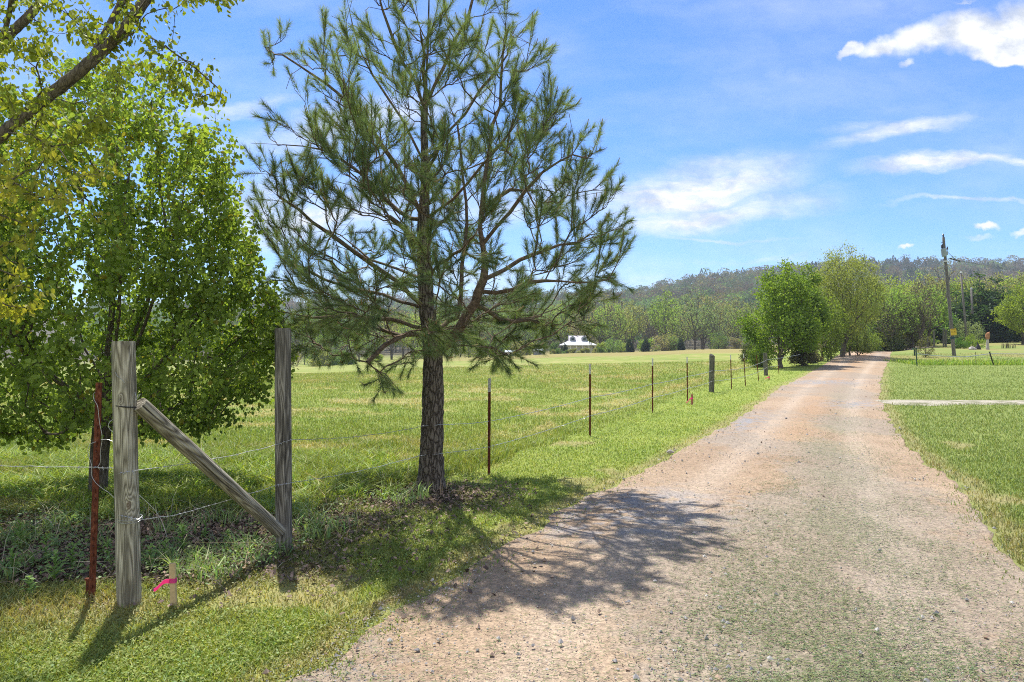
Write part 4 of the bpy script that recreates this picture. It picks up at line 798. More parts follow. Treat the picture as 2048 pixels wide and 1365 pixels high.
loop([P(x, y, dq) for x, y in [(190, 785), (186, 790), (188, 800), (196, 812), (198, 835), (200, 850), (204, 868), (205, 880), (200, 905), (202, 925), (195, 935)]], 'loose wire coiled down the upper half of the red rusty post')
loop([P(x, y, dq) for x, y in [(192, 884), (180, 888), (175, 900), (178, 915), (184, 930), (182, 950), (190, 965), (205, 978), (218, 985), (240, 1008), (236, 1005)]], 'loose wire loop hanging left of the red rusty post near its middle')
loop([P(x, y, dl-.03) for x, y in [(202, 880), (215, 879), (228, 884), (240, 893)]], 'short wire tie between the red rusty post and the pale timber post')
loop([P(x, y, dl-.05) for x, y in [(230, 837), (218, 845), (217, 855), (222, 862), (232, 868)]], 'small wire loop sticking out left of the pale timber post')
loop([P(x, y, dl-.079) for x, y in [(231, 745), (234, 752), (242, 758), (250, 766)]], 'short bent wire stapled high on the pale timber post')
loop([P(x, y, dl-.05) for x, y in [(270, 785), (273, 795), (271, 803), (283, 787), (272, 794)]], 'twisted wire end where the brace meets the pale timber post')
loop([P(x, y, dl+.3) for x, y in [(278, 990), (300, 1010), (318, 1030), (330, 1060), (334, 1075)]], 'curved dry wire trailing to the ground right of the pale timber post', .0015)
mb = MB(); an = np.linspace(0, 6.28, 30)
for zz, yy in ((1036, .0), (1041, .006)):
    c = P(258, zz, dl); mb.tube(np.stack([c[0]+.077*np.cos(an), c[1]+.077*np.sin(an), c[2]+.006*np.sin(an*2)+0*an], -1), .0028, 5, cap=False)
tag(mb.build('wire_wrap', M['wire']), 'galvanised wire wrapped round the pale timber post below its knot', 'wire')
mb = MB(); c = P(253, 812, dl)
for q in range(2): mb.tube(np.stack([c[0]+.0745*np.cos(an), c[1]+.0745*np.sin(an), c[2]-.01*np.cos(an)+q*.004], -1), .0022, 5, cap=False)
tag(mb.build('wire_wrap', M['dark_iron']), 'dark wire wrapped round the pale timber post level with the brace top', 'wire')

# ------------------------------------------------------------------ survey stakes
def stake(b, top, w, mat, label, fl, s=1.):
    root = empty('survey_stake', b, label, 'stake', 'survey stakes with pink ribbon'); b = np.array(b); t = np.array(top); L = np.linalg.norm(t-b); ax = (t-b)/L; x = nvec(np.cross([0, 1, 0], ax)); y = np.cross(ax, x); rot = np.stack([x, y, ax], -1)
    m = MB(); m.box(b+ax*(L/2-.04), (w, w*.55, L+.08), rot); m.build('shaft', M[mat], root, origin=b)
    m = MB(); zc = b+ax*L*.62; m.box(zc, (w*1.12, w*.72, .03*s), rot)
    n = 9; u = np.linspace(0, 1, n)[:, None]; c = zc+np.array([-w*.4, -w*.5, 0])+u*np.array(fl)+np.array([0, 0, 1])*.012*s*np.sin(u*5); hw = .016*s*(1-.25*u)
    a = c+np.array([.15, -.3, 1])*hw; bb = c-np.array([.15, -.3, 1])*hw; th = np.array([0, .0012, 0]); V = np.vstack([a, bb, a+th, bb+th]); i = np.arange(n-1)
    m.add(V, np.vstack([np.stack([i, i+1, n+i+1, n+i], -1), np.stack([2*n+i, 3*n+i, 3*n+i+1, 2*n+i+1], -1)])); m.build('ribbon', M['ribbon'], root, origin=b); return root
g = at(348, 1217); stake(g, P(345, 1127, g[1]), .036, 'pine_lath', 'new pale wooden stake with pink ribbon beside the pale timber post', (-.085, -.03, -.035))
g = at(1384, 810); stake(g, P(1384, 789, g[1]), .05, 'old_lath', 'small orange red stake with pink ribbon in the verge near the jagged timber post', (-.16, -.05, -.10), 1.4)
g = at(1538, 760); stake(g, P(1538, 752, g[1]), .05, 'old_lath', 'tiny far stake with pale pink ribbon below the square timber post', (-.2, -.05, -.06), 1.5)
g = at(1641, 722); stake(g, P(1641, 715, g[1]), .06, 'old_lath', 'tiniest orange stake on the verge under the big airy tree', (-.14, -.05, -.06), 1.5)

# ------------------------------------------------------------------ single weeds at the fence foot
def weed(b, h, n, label, w=.016, spread=.5, c1=(.15, .26, .07), c2=(.28, .42, .12)):
    V, Q, C = [], [], []; k = 0; b = np.array(b)
    for i in range(n):
        a = i*2.4+rng.normal(0, .3); z = h*(.05+.85*(i/n)); ln = h*rng.uniform(.35, .6)*(1-.45*i/n); d = np.array([np.cos(a), np.sin(a), 0]); s = np.array([-np.sin(a), np.cos(a), 0]); o = b+[0, 0, z]
        p = [o, o+d*ln*.45*spread*2+[0, 0, ln*.35], o+d*ln*.9*spread*2+[0, 0, ln*.25]]; ww = w*rng.uniform(.7, 1.2)
        V += [p[0]-s*ww*.25, p[0]+s*ww*.25, p[1]+s*ww*.6, p[1]-s*ww*.6, p[2]+s*.001, p[2]-s*.001]; Q += [[k, k+1, k+2, k+3], [k+3, k+2, k+4, k+5]]; k += 6; C += [lerp(np.array(c1), np.array(c2), rng.random())]*6
    m = MB(); m.tube([b-[0, 0, .02], b+[0, 0, h*.5], b+[.01, 0, h*.95]], [.004, .003, .001], 4); nv = m.n; m.add(V, Q); C = [np.array(c1)]*nv+C
    tag(m.build('weed', M['grass'], origin=b, col=np.array(C)), label, 'weed', 'leafy weeds at the fence foot')
for px, py, h, n, lab, w in [(365, 1105, .26, 30, 'bright leafy weed right of the pale timber post in the leaf litter', .022), (92, 1130, .26, 22, 'tall leafy weed left of the red rusty post, topmost leaves rounded', .022), (110, 1165, .24, 24, 'strap leafed weed left of the rusty post', .026), (145, 1140, .22, 24, 'leafy weed just left of the foot of the red rusty post', .02),
    (60, 1195, .16, 16, 'low broad leafed weed on the bare patch left of the rusty post', .03), (25, 1150, .24, 22, 'weed cut by the left edge of the photo', .022), (300, 1140, .20, 20, 'small weed just behind the new stake', .02), (330, 1130, .22, 20, 'weed between the pale post and the new stake', .018), (40, 1100, .28, 26, 'tall weed in shade near the left edge', .018),
    (410, 1080, .18, 18, 'weed in the leaf litter between the two timber posts', .018), (455, 1085, .12, 12, 'tiny bright weed left of the foot of the darker timber post', .02), (215, 1130, .20, 20, 'weed partly behind the foot of the pale timber post', .018), (540, 1010, .2, 20, 'weed behind the lower end of the brace', .016), (620, 985, .2, 22, 'weed behind the fence right of the darker timber post', .015)]:
    weed(at(px, py), h, n, lab, w)

# ------------------------------------------------------------------ roadside trees and hedge
g = at(1563, 737); E_oval = [(.16, .16), (.2, .26), (.35, .32), (.55, .29), (.75, .21), (.9, .12), (1, .03)]
make_tree('broadleaf_tree', 'dense dark green tree on the left of the road where it narrows', 'tree', g, (g[1]/F_PX)*(735-527)*1.05, E_oval, 460, 38, .13, base_r=.17, tip_r=.008, spread=.20, c1=(.11, .19, .03), c2=(.31, .42, .07), bark='grey_bark', gap=.40, outer=.6, seed=21, sc=1.1, round_=True, trunks=2, upk=.9, clear=.1)
g = at(1606, 731); make_tree('broadleaf_tree', 'second rounded green tree adjoining the dense dark roadside tree on its right', 'tree', g, (g[1]/F_PX)*(735-528), [(.14, .1), (.3, .18), (.5, .20), (.75, .16), (.92, .10), (1, .02)], 380, 40, .13, base_r=.15, tip_r=.008, spread=.2, c1=(.11, .19, .03), c2=(.29, .39, .07), bark='grey_bark', gap=.42, seed=22, sc=1.1, round_=True, trunks=2, upk=.9)
g = at(1684, 714.5); gd = g[1]; make_tree('airy_tree', 'tall airy olive green tree behind the dense roadside tree, top in the sky', 'tree', g, gd/F_PX*(714-492)*1.04, [(.16, .12), (.3, .27), (.5, .345), (.68, .30), (.82, .20), (.93, .12), (1, .05)], 760, 32, .15, base_r=.24, tip_r=.010, spread=.24, c1=(.21, .25, .07), c2=(.40, .44, .14), bark='grey_bark', gap=.38, outer=.5, seed=23, sc=.9, trunks=2, upk=1.1, clear=.2, leaf_w=.22)
shr = [('bush', 'leafy bright green bush at the foot of the dense roadside tree, on its left side', 1520, 735, 44, .0, (.09, .15, .025), (.2, .29, .045)), ('bush', 'dark low bush at the field edge left of the dense roadside tree', 1500, 727, 36, 2, (.04, .06, .02), (.09, .12, .04)),
       ('bush', 'bare brushy bush under the roadside trees, left one', 1605, 732, 46, 0, (.10, .09, .07), (.19, .18, .10)), ('bush', 'bare brushy grey bush under the roadside trees, right one', 1630, 726, 44, 1, (.12, .11, .09), (.22, .21, .13)),
       ('bush', 'yellow green sapling thicket in front of the big airy tree trunk', 1655, 722, 92, 1, (.13, .19, .03), (.27, .34, .06)), ('bush', 'olive bush right of the big airy tree trunk', 1715, 712, 52, 1, (.1, .13, .04), (.2, .24, .07)), ('bush', 'lime green bush where the road meets the wood', 1735, 706, 40, 1, (.14, .20, .04), (.27, .35, .08))]
for i, (nm, lab, px, py, hp, dz, c1, c2) in enumerate(shr):
    g = at(px, py); make_tree(nm, lab, 'bush', g, g[1]/F_PX*hp*1.05, [(.02, .2), (.2, .45), (.5, .5), (.8, .38), (1, .1)] if hp < 80 else [(.05, .1), (.3, .24), (.7, .26), (1, .05)], 120, 22, .11, base_r=.05, tip_r=.007, spread=.13, c1=c1, c2=c2, gap=.35, seed=30+i, sc=1.5, trunks=3, upk=.8, clear=.05, leaf_w=.3)
# little trees inside the hedge line with dark stems
for i, (px, py, hp, lab) in enumerate([(1645, 722, 150, 'slim young tree with dark stem between the dense tree and the airy tree'), (1662, 719, 120, 'slim young tree just left of the airy tree trunk'), (1700, 712, 130, 'slim young tree just right of the airy tree trunk')]):
    g = at(px, py); make_tree('young_tree', lab, 'tree', g, g[1]/F_PX*hp, [(.1, .1), (.3, .22), (.6, .25), (.9, .15), (1, .04)], 120, 20, .13, base_r=.09, tip_r=.009, spread=.2, c1=(.12, .18, .03), c2=(.25, .32, .06), gap=.42, seed=40+i, sc=1.3, upk=1.)

# ------------------------------------------------------------------ prototypes for the wood and the far treeline (all real copies in a loop)
E_round = [(.25, .12), (.4, .30), (.6, .37), (.8, .30), (.93, .18), (1, .04)]; E_tall = [(.3, .1), (.45, .22), (.65, .26), (.85, .20), (1, .04)]
E_bush = [(.02, .25), (.25, .5), (.6, .48), (.85, .3), (1, .08)]; E_con = [(.06, .28), (.2, .26), (.5, .18), (.8, .08), (1, .01)]
proto = {}
def pr(key, name, **k):
    H = k.pop('H'); env = k.pop('env'); o = make_tree(name, 'x', k.pop('cat', 'tree'), (0, -500, 0), H, env, **k); proto[key] = o; return o
W1, W2 = (.62, .62, .62), (1, 1, 1)
pr('a', 'wood_tree', H=14, env=E_round, n_tips=230, per=11, size=.36, base_r=.30, tip_r=.028, spread=.30, c1=W1, c2=W2, gap=.42, seed=51, trunks=2, upk=1.0, clear=.2, leaf_w=.3)
pr('b', 'wood_tree', H=14, env=E_tall, n_tips=200, per=11, size=.36, base_r=.26, tip_r=.026, spread=.30, c1=W1, c2=W2, gap=.44, seed=52, trunks=1, upk=1.1, clear=.25, leaf_w=.3)
pr('c', 'wood_tree', H=14, env=E_round, n_tips=240, per=8, size=.32, base_r=.30, tip_r=.030, spread=.34, c1=W1, c2=W2, gap=.40, seed=53, trunks=3, upk=.9, clear=.2, leaf_w=.26)
pr('bare', 'bare_tree', H=14, env=E_tall, n_tips=260, per=3, size=.25, base_r=.24, tip_r=.028, spread=.4, c1=(.14, .12, .09), c2=(.22, .2, .14), gap=.3, seed=54, trunks=2, upk=1.2, clear=.2, sides=(7, 4, 3))
pr('con', 'cedar_tree', H=5, env=E_con, n_tips=200, per=22, size=.24, base_r=.12, tip_r=.012, spread=.14, c1=W1, c2=W2, gap=.3, seed=55, upk=.1, clear=.05, trunk_top=.97, leaf_w=.22, droop=.2)
pr('bush', 'bush', H=4, env=E_bush, n_tips=110, per=16, size=.26, base_r=.09, tip_r=.014, spread=.28, c1=W1, c2=W2, gap=.4, seed=56, trunks=4, upk=.7, clear=.05, cat='bush', leaf_w=.3)
pr('bush2', 'bush', H=4, env=[(.02, .2), (.3, .35), (.7, .38), (1, .12)], n_tips=130, per=7, size=.22, base_r=.08, tip_r=.016, spread=.25, c1=W1, c2=W2, gap=.4, seed=57, trunks=5, upk=1.1, clear=.05, cat='bush', leaf_w=.3)
PH = dict(a=14, b=14, c=14, bare=14, con=5, bush=4, bush2=4); used = set()
def plant(key, x, y, H, color, label, group, wide=1.0, rz=None):
    s = H/PH[key]*wide; o = proto[key]; rz = rng.uniform(0, 6.28) if rz is None else rz
    if key not in used: used.add(key); c = o; c.location = (x, y, gz(x, y)-.1); c.rotation_euler = (0, 0, rz); c.scale = (s, s, H/PH[key]); [setattr(ch, 'color', (*color, 1)) for ch in c.children if ch.name.startswith('crown') and key != 'bare']
    else: c = copy_tree(o, (x, y, gz(x, y)-.1), rz, s, color if key != 'bare' else None, sz=H/PH[key])
    c['label'] = label; c['group'] = group; return c
GREENS = dict(spring=(.34, .50, .12), lime=(.44, .56, .12), olive=(.40, .43, .16), mid=(.20, .34, .10), brown=(.37, .34, .20), mint=(.30, .42, .20), dark=(.06, .115, .05), cedar=(.035, .07, .04))
def XY(px, d): return (px-1024)/F_PX*d
# treeline behind the field
names = dict(spring='fresh green tree in the row behind the field', lime='bright lime tree in the row behind the field', olive='olive tan tree in the row behind the field', mid='mid green tree in the row behind the field', brown='brownish budding tree in the row behind the field', mint='pale mint green tree in the row behind the field')
px = 480
while px < 1560:
    d = rng.uniform(190, 245); key = rng.choice(['a', 'b', 'c', 'bare'], p=[.38, .17, .33, .12]); cn = rng.choice(['spring', 'lime', 'olive', 'mid', 'brown', 'mint'], p=[.22, .13, .26, .08, .17, .14])
    H = rng.uniform(13, 19.5)*(1.0 if px > 1100 else .95); col = np.array(GREENS[cn])*rng.uniform(.85, 1.15)
    plant(key, XY(px, d), d, H, col, 'bare grey twiggy tree in the row behind the field' if key == 'bare' else names[cn], 'trees in a row behind the field', rng.uniform(.85, 1.2)); px += rng.uniform(13, 27)
for k in range(60):
    px = rng.uniform(470, 1540); d = rng.uniform(168, 190); cn = rng.choice(['mid', 'spring', 'olive', 'brown', 'lime']); plant(rng.choice(['bush', 'bush2']), XY(px, d), d, rng.uniform(2.6, 5.5), np.array(GREENS[cn])*rng.uniform(.7, 1.05), {'mid': 'mid green', 'spring': 'fresh green', 'olive': 'olive', 'brown': 'brownish', 'lime': 'lime green'}[cn]+' bush at the far edge of the field', 'bushes along the far field edge', rng.uniform(.9, 1.5))
for px, hp, lab in [(1258, 26, 'small dark cedar at the field edge, left one of the near pair'), (1292, 26, 'small dark cedar at the field edge, right one of the near pair'), (1361, 22, 'small dark cedar at the field edge, standing alone to the right'), (1130, 16, 'tiny dark cedar near the white roofed house')]:
    d = 165; plant('con', XY(px, d), d, hp*d/F_PX+1.2, GREENS['cedar'], lab, 'cedars at the far field edge', .9)
for px, hh in [(1108, 3.2), (1122, 3.6), (1136, 3.0), (1148, 3.4), (1160, 3.1), (1172, 3.5), (1184, 3.2), (1197, 3.8), (1212, 3.4), (1128, 2.6), (1166, 2.8)]:
    d = rng.uniform(160, 166); plant('bush', XY(px, d), d, hh*.5, np.array(GREENS['olive' if px % 3 else 'mid'])*.8, 'bush in front of the white roofed house', 'bushes along the far field edge', 1.3)
# wood beyond the end of the road and on the right
zone = [(96, 125, 1600, 1900, 7.5, 10.5, 28), (118, 165, 1745, 2200, 11, 14.5, 54), (78, 100, 1690, 1870, 5.5, 8.5, 24), (100, 120, 1960, 2250, 8, 12, 12)]
for zi, (d0, d1, x0, x1, h0, h1, n) in enumerate(zone):
    for k in range(n):
        px = lerp(x0, x1, (k+rng.random())/n); d = rng.uniform(d0, d1); key = rng.choice(['a', 'b', 'c', 'bare'], p=[.36, .2, .34, .10]); cn = rng.choice(['spring', 'lime', 'olive', 'mid', 'brown'], p=[.3, .25, .27, .1, .08])
        lab = {'spring': 'fresh green', 'lime': 'lime green', 'olive': 'olive', 'mid': 'mid green', 'brown': 'tan budding'}[cn]+[' tree in the wood behind the end of the road', ' tall tree in the wood behind the utility poles', ' low tree beside the end of the road', ' tree behind the meadow on the right'][zi]
        if key == 'bare': lab = 'bare twiggy tree'+[' in the wood behind the end of the road', ' in the tall wood behind the utility poles', ' beside the end of the road', ' behind the meadow on the right'][zi]
        plant(key, XY(px, d), d, rng.uniform(h0, h1), np.array(GREENS[cn])*rng.uniform(.85, 1.1), lab, 'trees of the wood on the right', rng.uniform(.85, 1.1))
for k in range(34):
    px = rng.uniform(1700, 1900) if k < 18 else rng.uniform(1880, 2150); d = rng.uniform(72, 84) if k < 18 else rng.uniform(96, 108); cn = rng.choice(['lime', 'spring', 'olive', 'mid'])
    if 1855 < px < 1905: continue
    plant(rng.choice(['bush', 'bush2']), XY(px, d), d, rng.uniform(1.8, 3.4), np.array(GREENS[cn])*rng.uniform(.45, .85), {'mid': 'mid green', 'spring': 'fresh green', 'olive': 'olive', 'brown': 'brownish', 'lime': 'lime green'}[cn]+(' bush by the end of the road' if k < 18 else ' bush behind the meadow on the right'), 'bushes in front of the wood', rng.uniform(.9, 1.4))
for px, d, H, cn, lab in [(1890, 92, 5.5, 'mid', 'dark green bushy evergreen behind the yellow signed pole'), (1866, 95, 7, 'dark', 'dark narrow cedar left of the yellow signed pole'), (1912, 96, 7.5, 'dark', 'tall dark cedar right of the yellow signed pole'), (1958, 100, 10.5, 'dark', 'large dark conifer left of the lime tree, left one of the big two'), (1990, 98, 9.5, 'dark', 'large dark conifer left of the lime tree, right one of the big two'), (2010, 96, 7, 'cedar', 'low dark conifer just left of the lime tree at the right edge')]:
    plant('con', XY(px, d), d, H, np.array(GREENS[cn]), lab, 'conifers behind the meadow', 1.35)
g = at(2040, 684); g = (XY(2045, 84), 84., gz(XY(2045, 84), 84.)); make_tree('broadleaf_tree', 'bright lime tree with dark trunk at the right edge of the meadow', 'tree', g, 7.4, [(.2, .15), (.35, .34), (.55, .38), (.8, .26), (1, .05)], 260, 36, .2, base_r=.16, tip_r=.012, spread=.28, c1=(.16, .23, .03), c2=(.31, .38, .06), gap=.4, seed=71, sc=1., upk=.7, leaf_w=.3, clear=.2)
g = at(1935, 690); make_tree('bush', 'silvery green feathery bush behind the second pole', 'bush', (XY(1932, 80), 80, gz(XY(1932, 80), 80)), 3.2, [(.02, .3), (.4, .6), (.8, .5), (1, .2)], 160, 16, .12, base_r=.06, tip_r=.008, spread=.14, c1=(.19, .24, .12), c2=(.30, .36, .19), gap=.3, seed=72, sc=1.5, trunks=4, upk=1.)
make_tree('bush', 'rounded yellow green bush at the foot of the second pole', 'bush', (XY(1945, 74), 74, gz(XY(1945, 74), 74)), 1.5, [(.02, .6), (.5, .8), (1, .2)], 110, 22, .09, base_r=.04, tip_r=.006, spread=.09, c1=(.14, .22, .03), c2=(.30, .40, .07), gap=.2, seed=73, sc=2, trunks=4)
make_tree('bush', 'low deep green bush left of the foot of the second pole', 'bush', (XY(1921, 72), 72, gz(XY(1921, 72), 72)), 1.2, [(.02, .6), (.5, .8), (1, .2)], 90, 22, .09, base_r=.04, tip_r=.006, spread=.09, c1=(.05, .13, .02), c2=(.14, .27, .04), gap=.2, seed=74, sc=2, trunks=4)
g = at(1851, 715); make_tree('bush', 'small scruffy bush with tall dead stems behind the green rope post', 'bush', g, 1.75, [(.02, .25), (.3, .42), (.7, .35), (1, .2)], 90, 12, .07, base_r=.03, tip_r=.006, spread=.08, c1=(.10, .11, .04), c2=(.22, .22, .10), gap=.3, seed=75, sc=2, trunks=5, upk=1.1)

# forest covering the hills
def hill_forest():
    n = 5200; Y = rng.uniform(300, 960, n); X = rng.uniform(-.62, .95, n)*Y; t = X/Y; Z = ground_z(X, Y)
    hfrac = np.clip(Z/90, 0, 1); R_ = rng.uniform(4.5, 8.5, n); Hh = R_*rng.uniform(.85, 1.15, n)
    nz = fbm(X*.012, Y*.012, 500, 3); r = rng.random(n)
    brown = np.array([.21, .15, .105]); mauve = np.array([.13, .10, .105]); olive = np.array([.23, .225, .08]); spring = np.array([.19, .31, .09]); dark = np.array([.045, .085, .045])
    r = np.clip(r*.7+fbm(X*.02, Y*.02, 510, 2)*.5-.1, 0, 1); C = np.where((r < .34)[:, None], brown, mauve); C = np.where((r > .5)[:, None], olive, C); C = np.where((r > .66)[:, None], np.array([.10, .17, .07]), C)
    gp = smooth(40, 8, Z)*.75+.06; C = np.where((rng.random(n) < gp)[:, None], spring, C)
    pine_ = ((nz > .57) & (rng.random(n) < .55)) | ((t > .5) & (t < .64) & (Z > 78) & (rng.random(n) < .85)); C = np.where(pine_[:, None], dark, C); C = C*rng.uniform(.45, 1.1, (n, 1))
    R_ = np.where(pine_, R_*.6, R_); Hh = np.where(pine_, Hh*1.0, Hh); k = 170
    an = rng.uniform(0, 6.283, (n, k)); cz = rng.uniform(-.55, 1, (n, k)); rr = np.sqrt(1-cz**2)*rng.uniform(.75, 1.05, (n, k))*(1+.25*np.sin(an*3+Hh[:, None]*9)*np.cos(cz*5+R_[:, None]*7)); rr = np.where(pine_[:, None], (1-cz)*.7, rr)
    pos = np.stack([X[:, None]+R_[:, None]*rr*np.cos(an), Y[:, None]+R_[:, None]*rr*np.sin(an), Z[:, None]+Hh[:, None]*1.3+Hh[:, None]*cz], -1).reshape(-1, 3); m = n*k
    a = nvec(rng.normal(0, 1, (m, 3))); b = nvec(np.cross(a, rng.normal(0, 1, (m, 3)))); s = rng.uniform(.42, .9, (m, 1)); V = np.stack([pos-a*s, pos-b*s*.8, pos+a*s, pos+b*s*.8], 1).reshape(-1, 3); i = np.arange(m)*4
    c = np.repeat(C, k, 0)*rng.uniform(.65, 1.3, (m, 1)); o = mesh('hill_forest', V, [np.stack([i, i+1, i+2, i+3], -1)], M['far_leaf'], col=np.repeat(c[:, None], 4, 1).reshape(-1, 3)); tag(o, 'mixed spring forest covering the distant hills', kind='stuff')
    # stems
    j = rng.random(n) < .5; Xs, Ys, Zs, Hs = X[j], Y[j], Z[j], Hh[j]; m = len(Xs); w = rng.uniform(.15, .3, m); V = np.stack([np.stack([Xs-w, Ys, Zs-1], -1), np.stack([Xs+w, Ys, Zs-1], -1), np.stack([Xs, Ys+w, Zs-1], -1), np.stack([Xs, Ys, Zs+Hs*2], -1)], 1).reshape(-1, 3); i = np.arange(m)*4
    cs = np.tile([.2, .17, .15], (m*4, 1)); tag(mesh('hill_stems', V, [np.stack([i, i+1, i+3], -1), np.stack([i+1, i+2, i+3], -1), np.stack([i+2, i, i+3], -1)], M['plain'], col=cs), 'stems of the forest on the hills', kind='stuff')
hill_forest()

# ------------------------------------------------------------------ house, sheds
def house():
    d = 178.; cx = XY(1155, d); z0 = gz(cx, d); zt = CAM_H+(HOR-672)/F_PX*d; s = d/F_PX; root = empty('house', (cx, d, z0), 'white house with pale metal roof and two dormers beyond the field', 'house')
    ez = CAM_H+(HOR-690)/F_PX*d; w = 46*s; m = MB(); m.box((0, 0, (ez-z0)/2-.1), (w*1.15, 8, ez-z0+.1)); m.build('wall', M['white_paint'], root)
    m = MB(); e = ez-z0; zr = zt-z0; zm = lerp(e, zr, .42)
    # porch skirt roof (wide, flared), then steeper upper roof
    a = w*.72; b = w*.38; V = [(-a, -6, e), (a, -6, e), (b, -2.6, zm), (-b, -2.6, zm), (-a, 6, e), (a, 6, e), (b, 2.6, zm), (-b, 2.6, zm), (-a, -6, e-.2), (a, -6, e-.2), (a, 6, e-.2), (-a, 6, e-.2)]
    m.add(V, [[0, 1, 2, 3], [5, 4, 7, 6], [1, 5, 6, 2], [4, 0, 3, 7], [8, 9, 1, 0], [9, 10, 5, 1], [10, 11, 4, 5], [11, 8, 0, 4], [11, 10, 9, 8]]); m.build('porch_roof', M['white_metal'], root)
    m = MB(); b2 = w*.39; V = [(-b2, -2.7, zm-.05), (b2, -2.7, zm-.05), (b2, 2.7, zm-.05), (-b2, 2.7, zm-.05), (-b2, 0, zr), (b2, 0, zr)]; m.add(V, [[0, 1, 5, 4], [2, 3, 4, 5]], [[1, 2, 5], [3, 0, 4]])
    for q in np.linspace(-b2, b2, 15): m.tube([(q, -2.75, zm-.02), (q, -.02, zr+.03)], .04, 4)
    m.build('roof', M['lav_metal'], root)
    for sx in (-1, 1):
        m = MB(); x = sx*w*.25; zb = zm-.1; zc = lerp(zm, zr, .62); m.add([(x-.7, -2.9, zb), (x+.7, -2.9, zb), (x+.7, -2.9, zc), (x-.7, -2.9, zc), (x-.7, -1, zb), (x+.7, -1, zb), (x+.7, -1, zc), (x-.7, -1, zc), (x, -2.9, zc+.5), (x, -1, zc+.5)], [[0, 1, 2, 3], [0, 3, 7, 4], [1, 5, 6, 2], [3, 8, 9, 7], [2, 6, 9, 8]], [[3, 2, 8]])
        dm = m.build('dormer', M['grey_paint'], root); m = MB(); m.box((x, -2.93, (zb+zc)/2+.1), (.7, .06, (zc-zb)*.6)); m.build('window', M['glass'], dm)
    for x in np.linspace(-a*.9, a*.9, 6): m = MB(); m.tube([(x, -5.6, 0), (x, -5.6, e-.1)], .12, 6); m.build('porch_column', M['white_paint'], root)
house()
def shed(px, d, w, h, label, mat):
    x = XY(px, d); z = gz(x, d); r = empty('shed', (x, d, z), label, 'shed'); m = MB(); m.box((0, 0, h*.35), (w, 3, h*.7)); m.build('wall', M[mat], r); m = MB(); m.add([(-w/2-.2, -1.8, h*.68), (w/2+.2, -1.8, h*.68), (w/2+.2, 1.8, h*.68), (-w/2-.2, 1.8, h*.68), (-w/2-.2, 0, h), (w/2+.2, 0, h)], [[0, 1, 5, 4], [2, 3, 4, 5]], [[1, 2, 5], [3, 0, 4]]); m.build('roof', M['steel'], r)
    m = MB(); m.box((w*.15, -1.52, h*.33), (w*.22, .05, h*.5)); m.build('door', M['dark_iron'], r)
shed(1022, 166, 2.6, 1.5, 'small pale shed left of the house at the field edge', 'rock'); shed(1076, 172, 2.2, 1.7, 'smaller darker shed between the pale shed and the house', 'grey_paint')

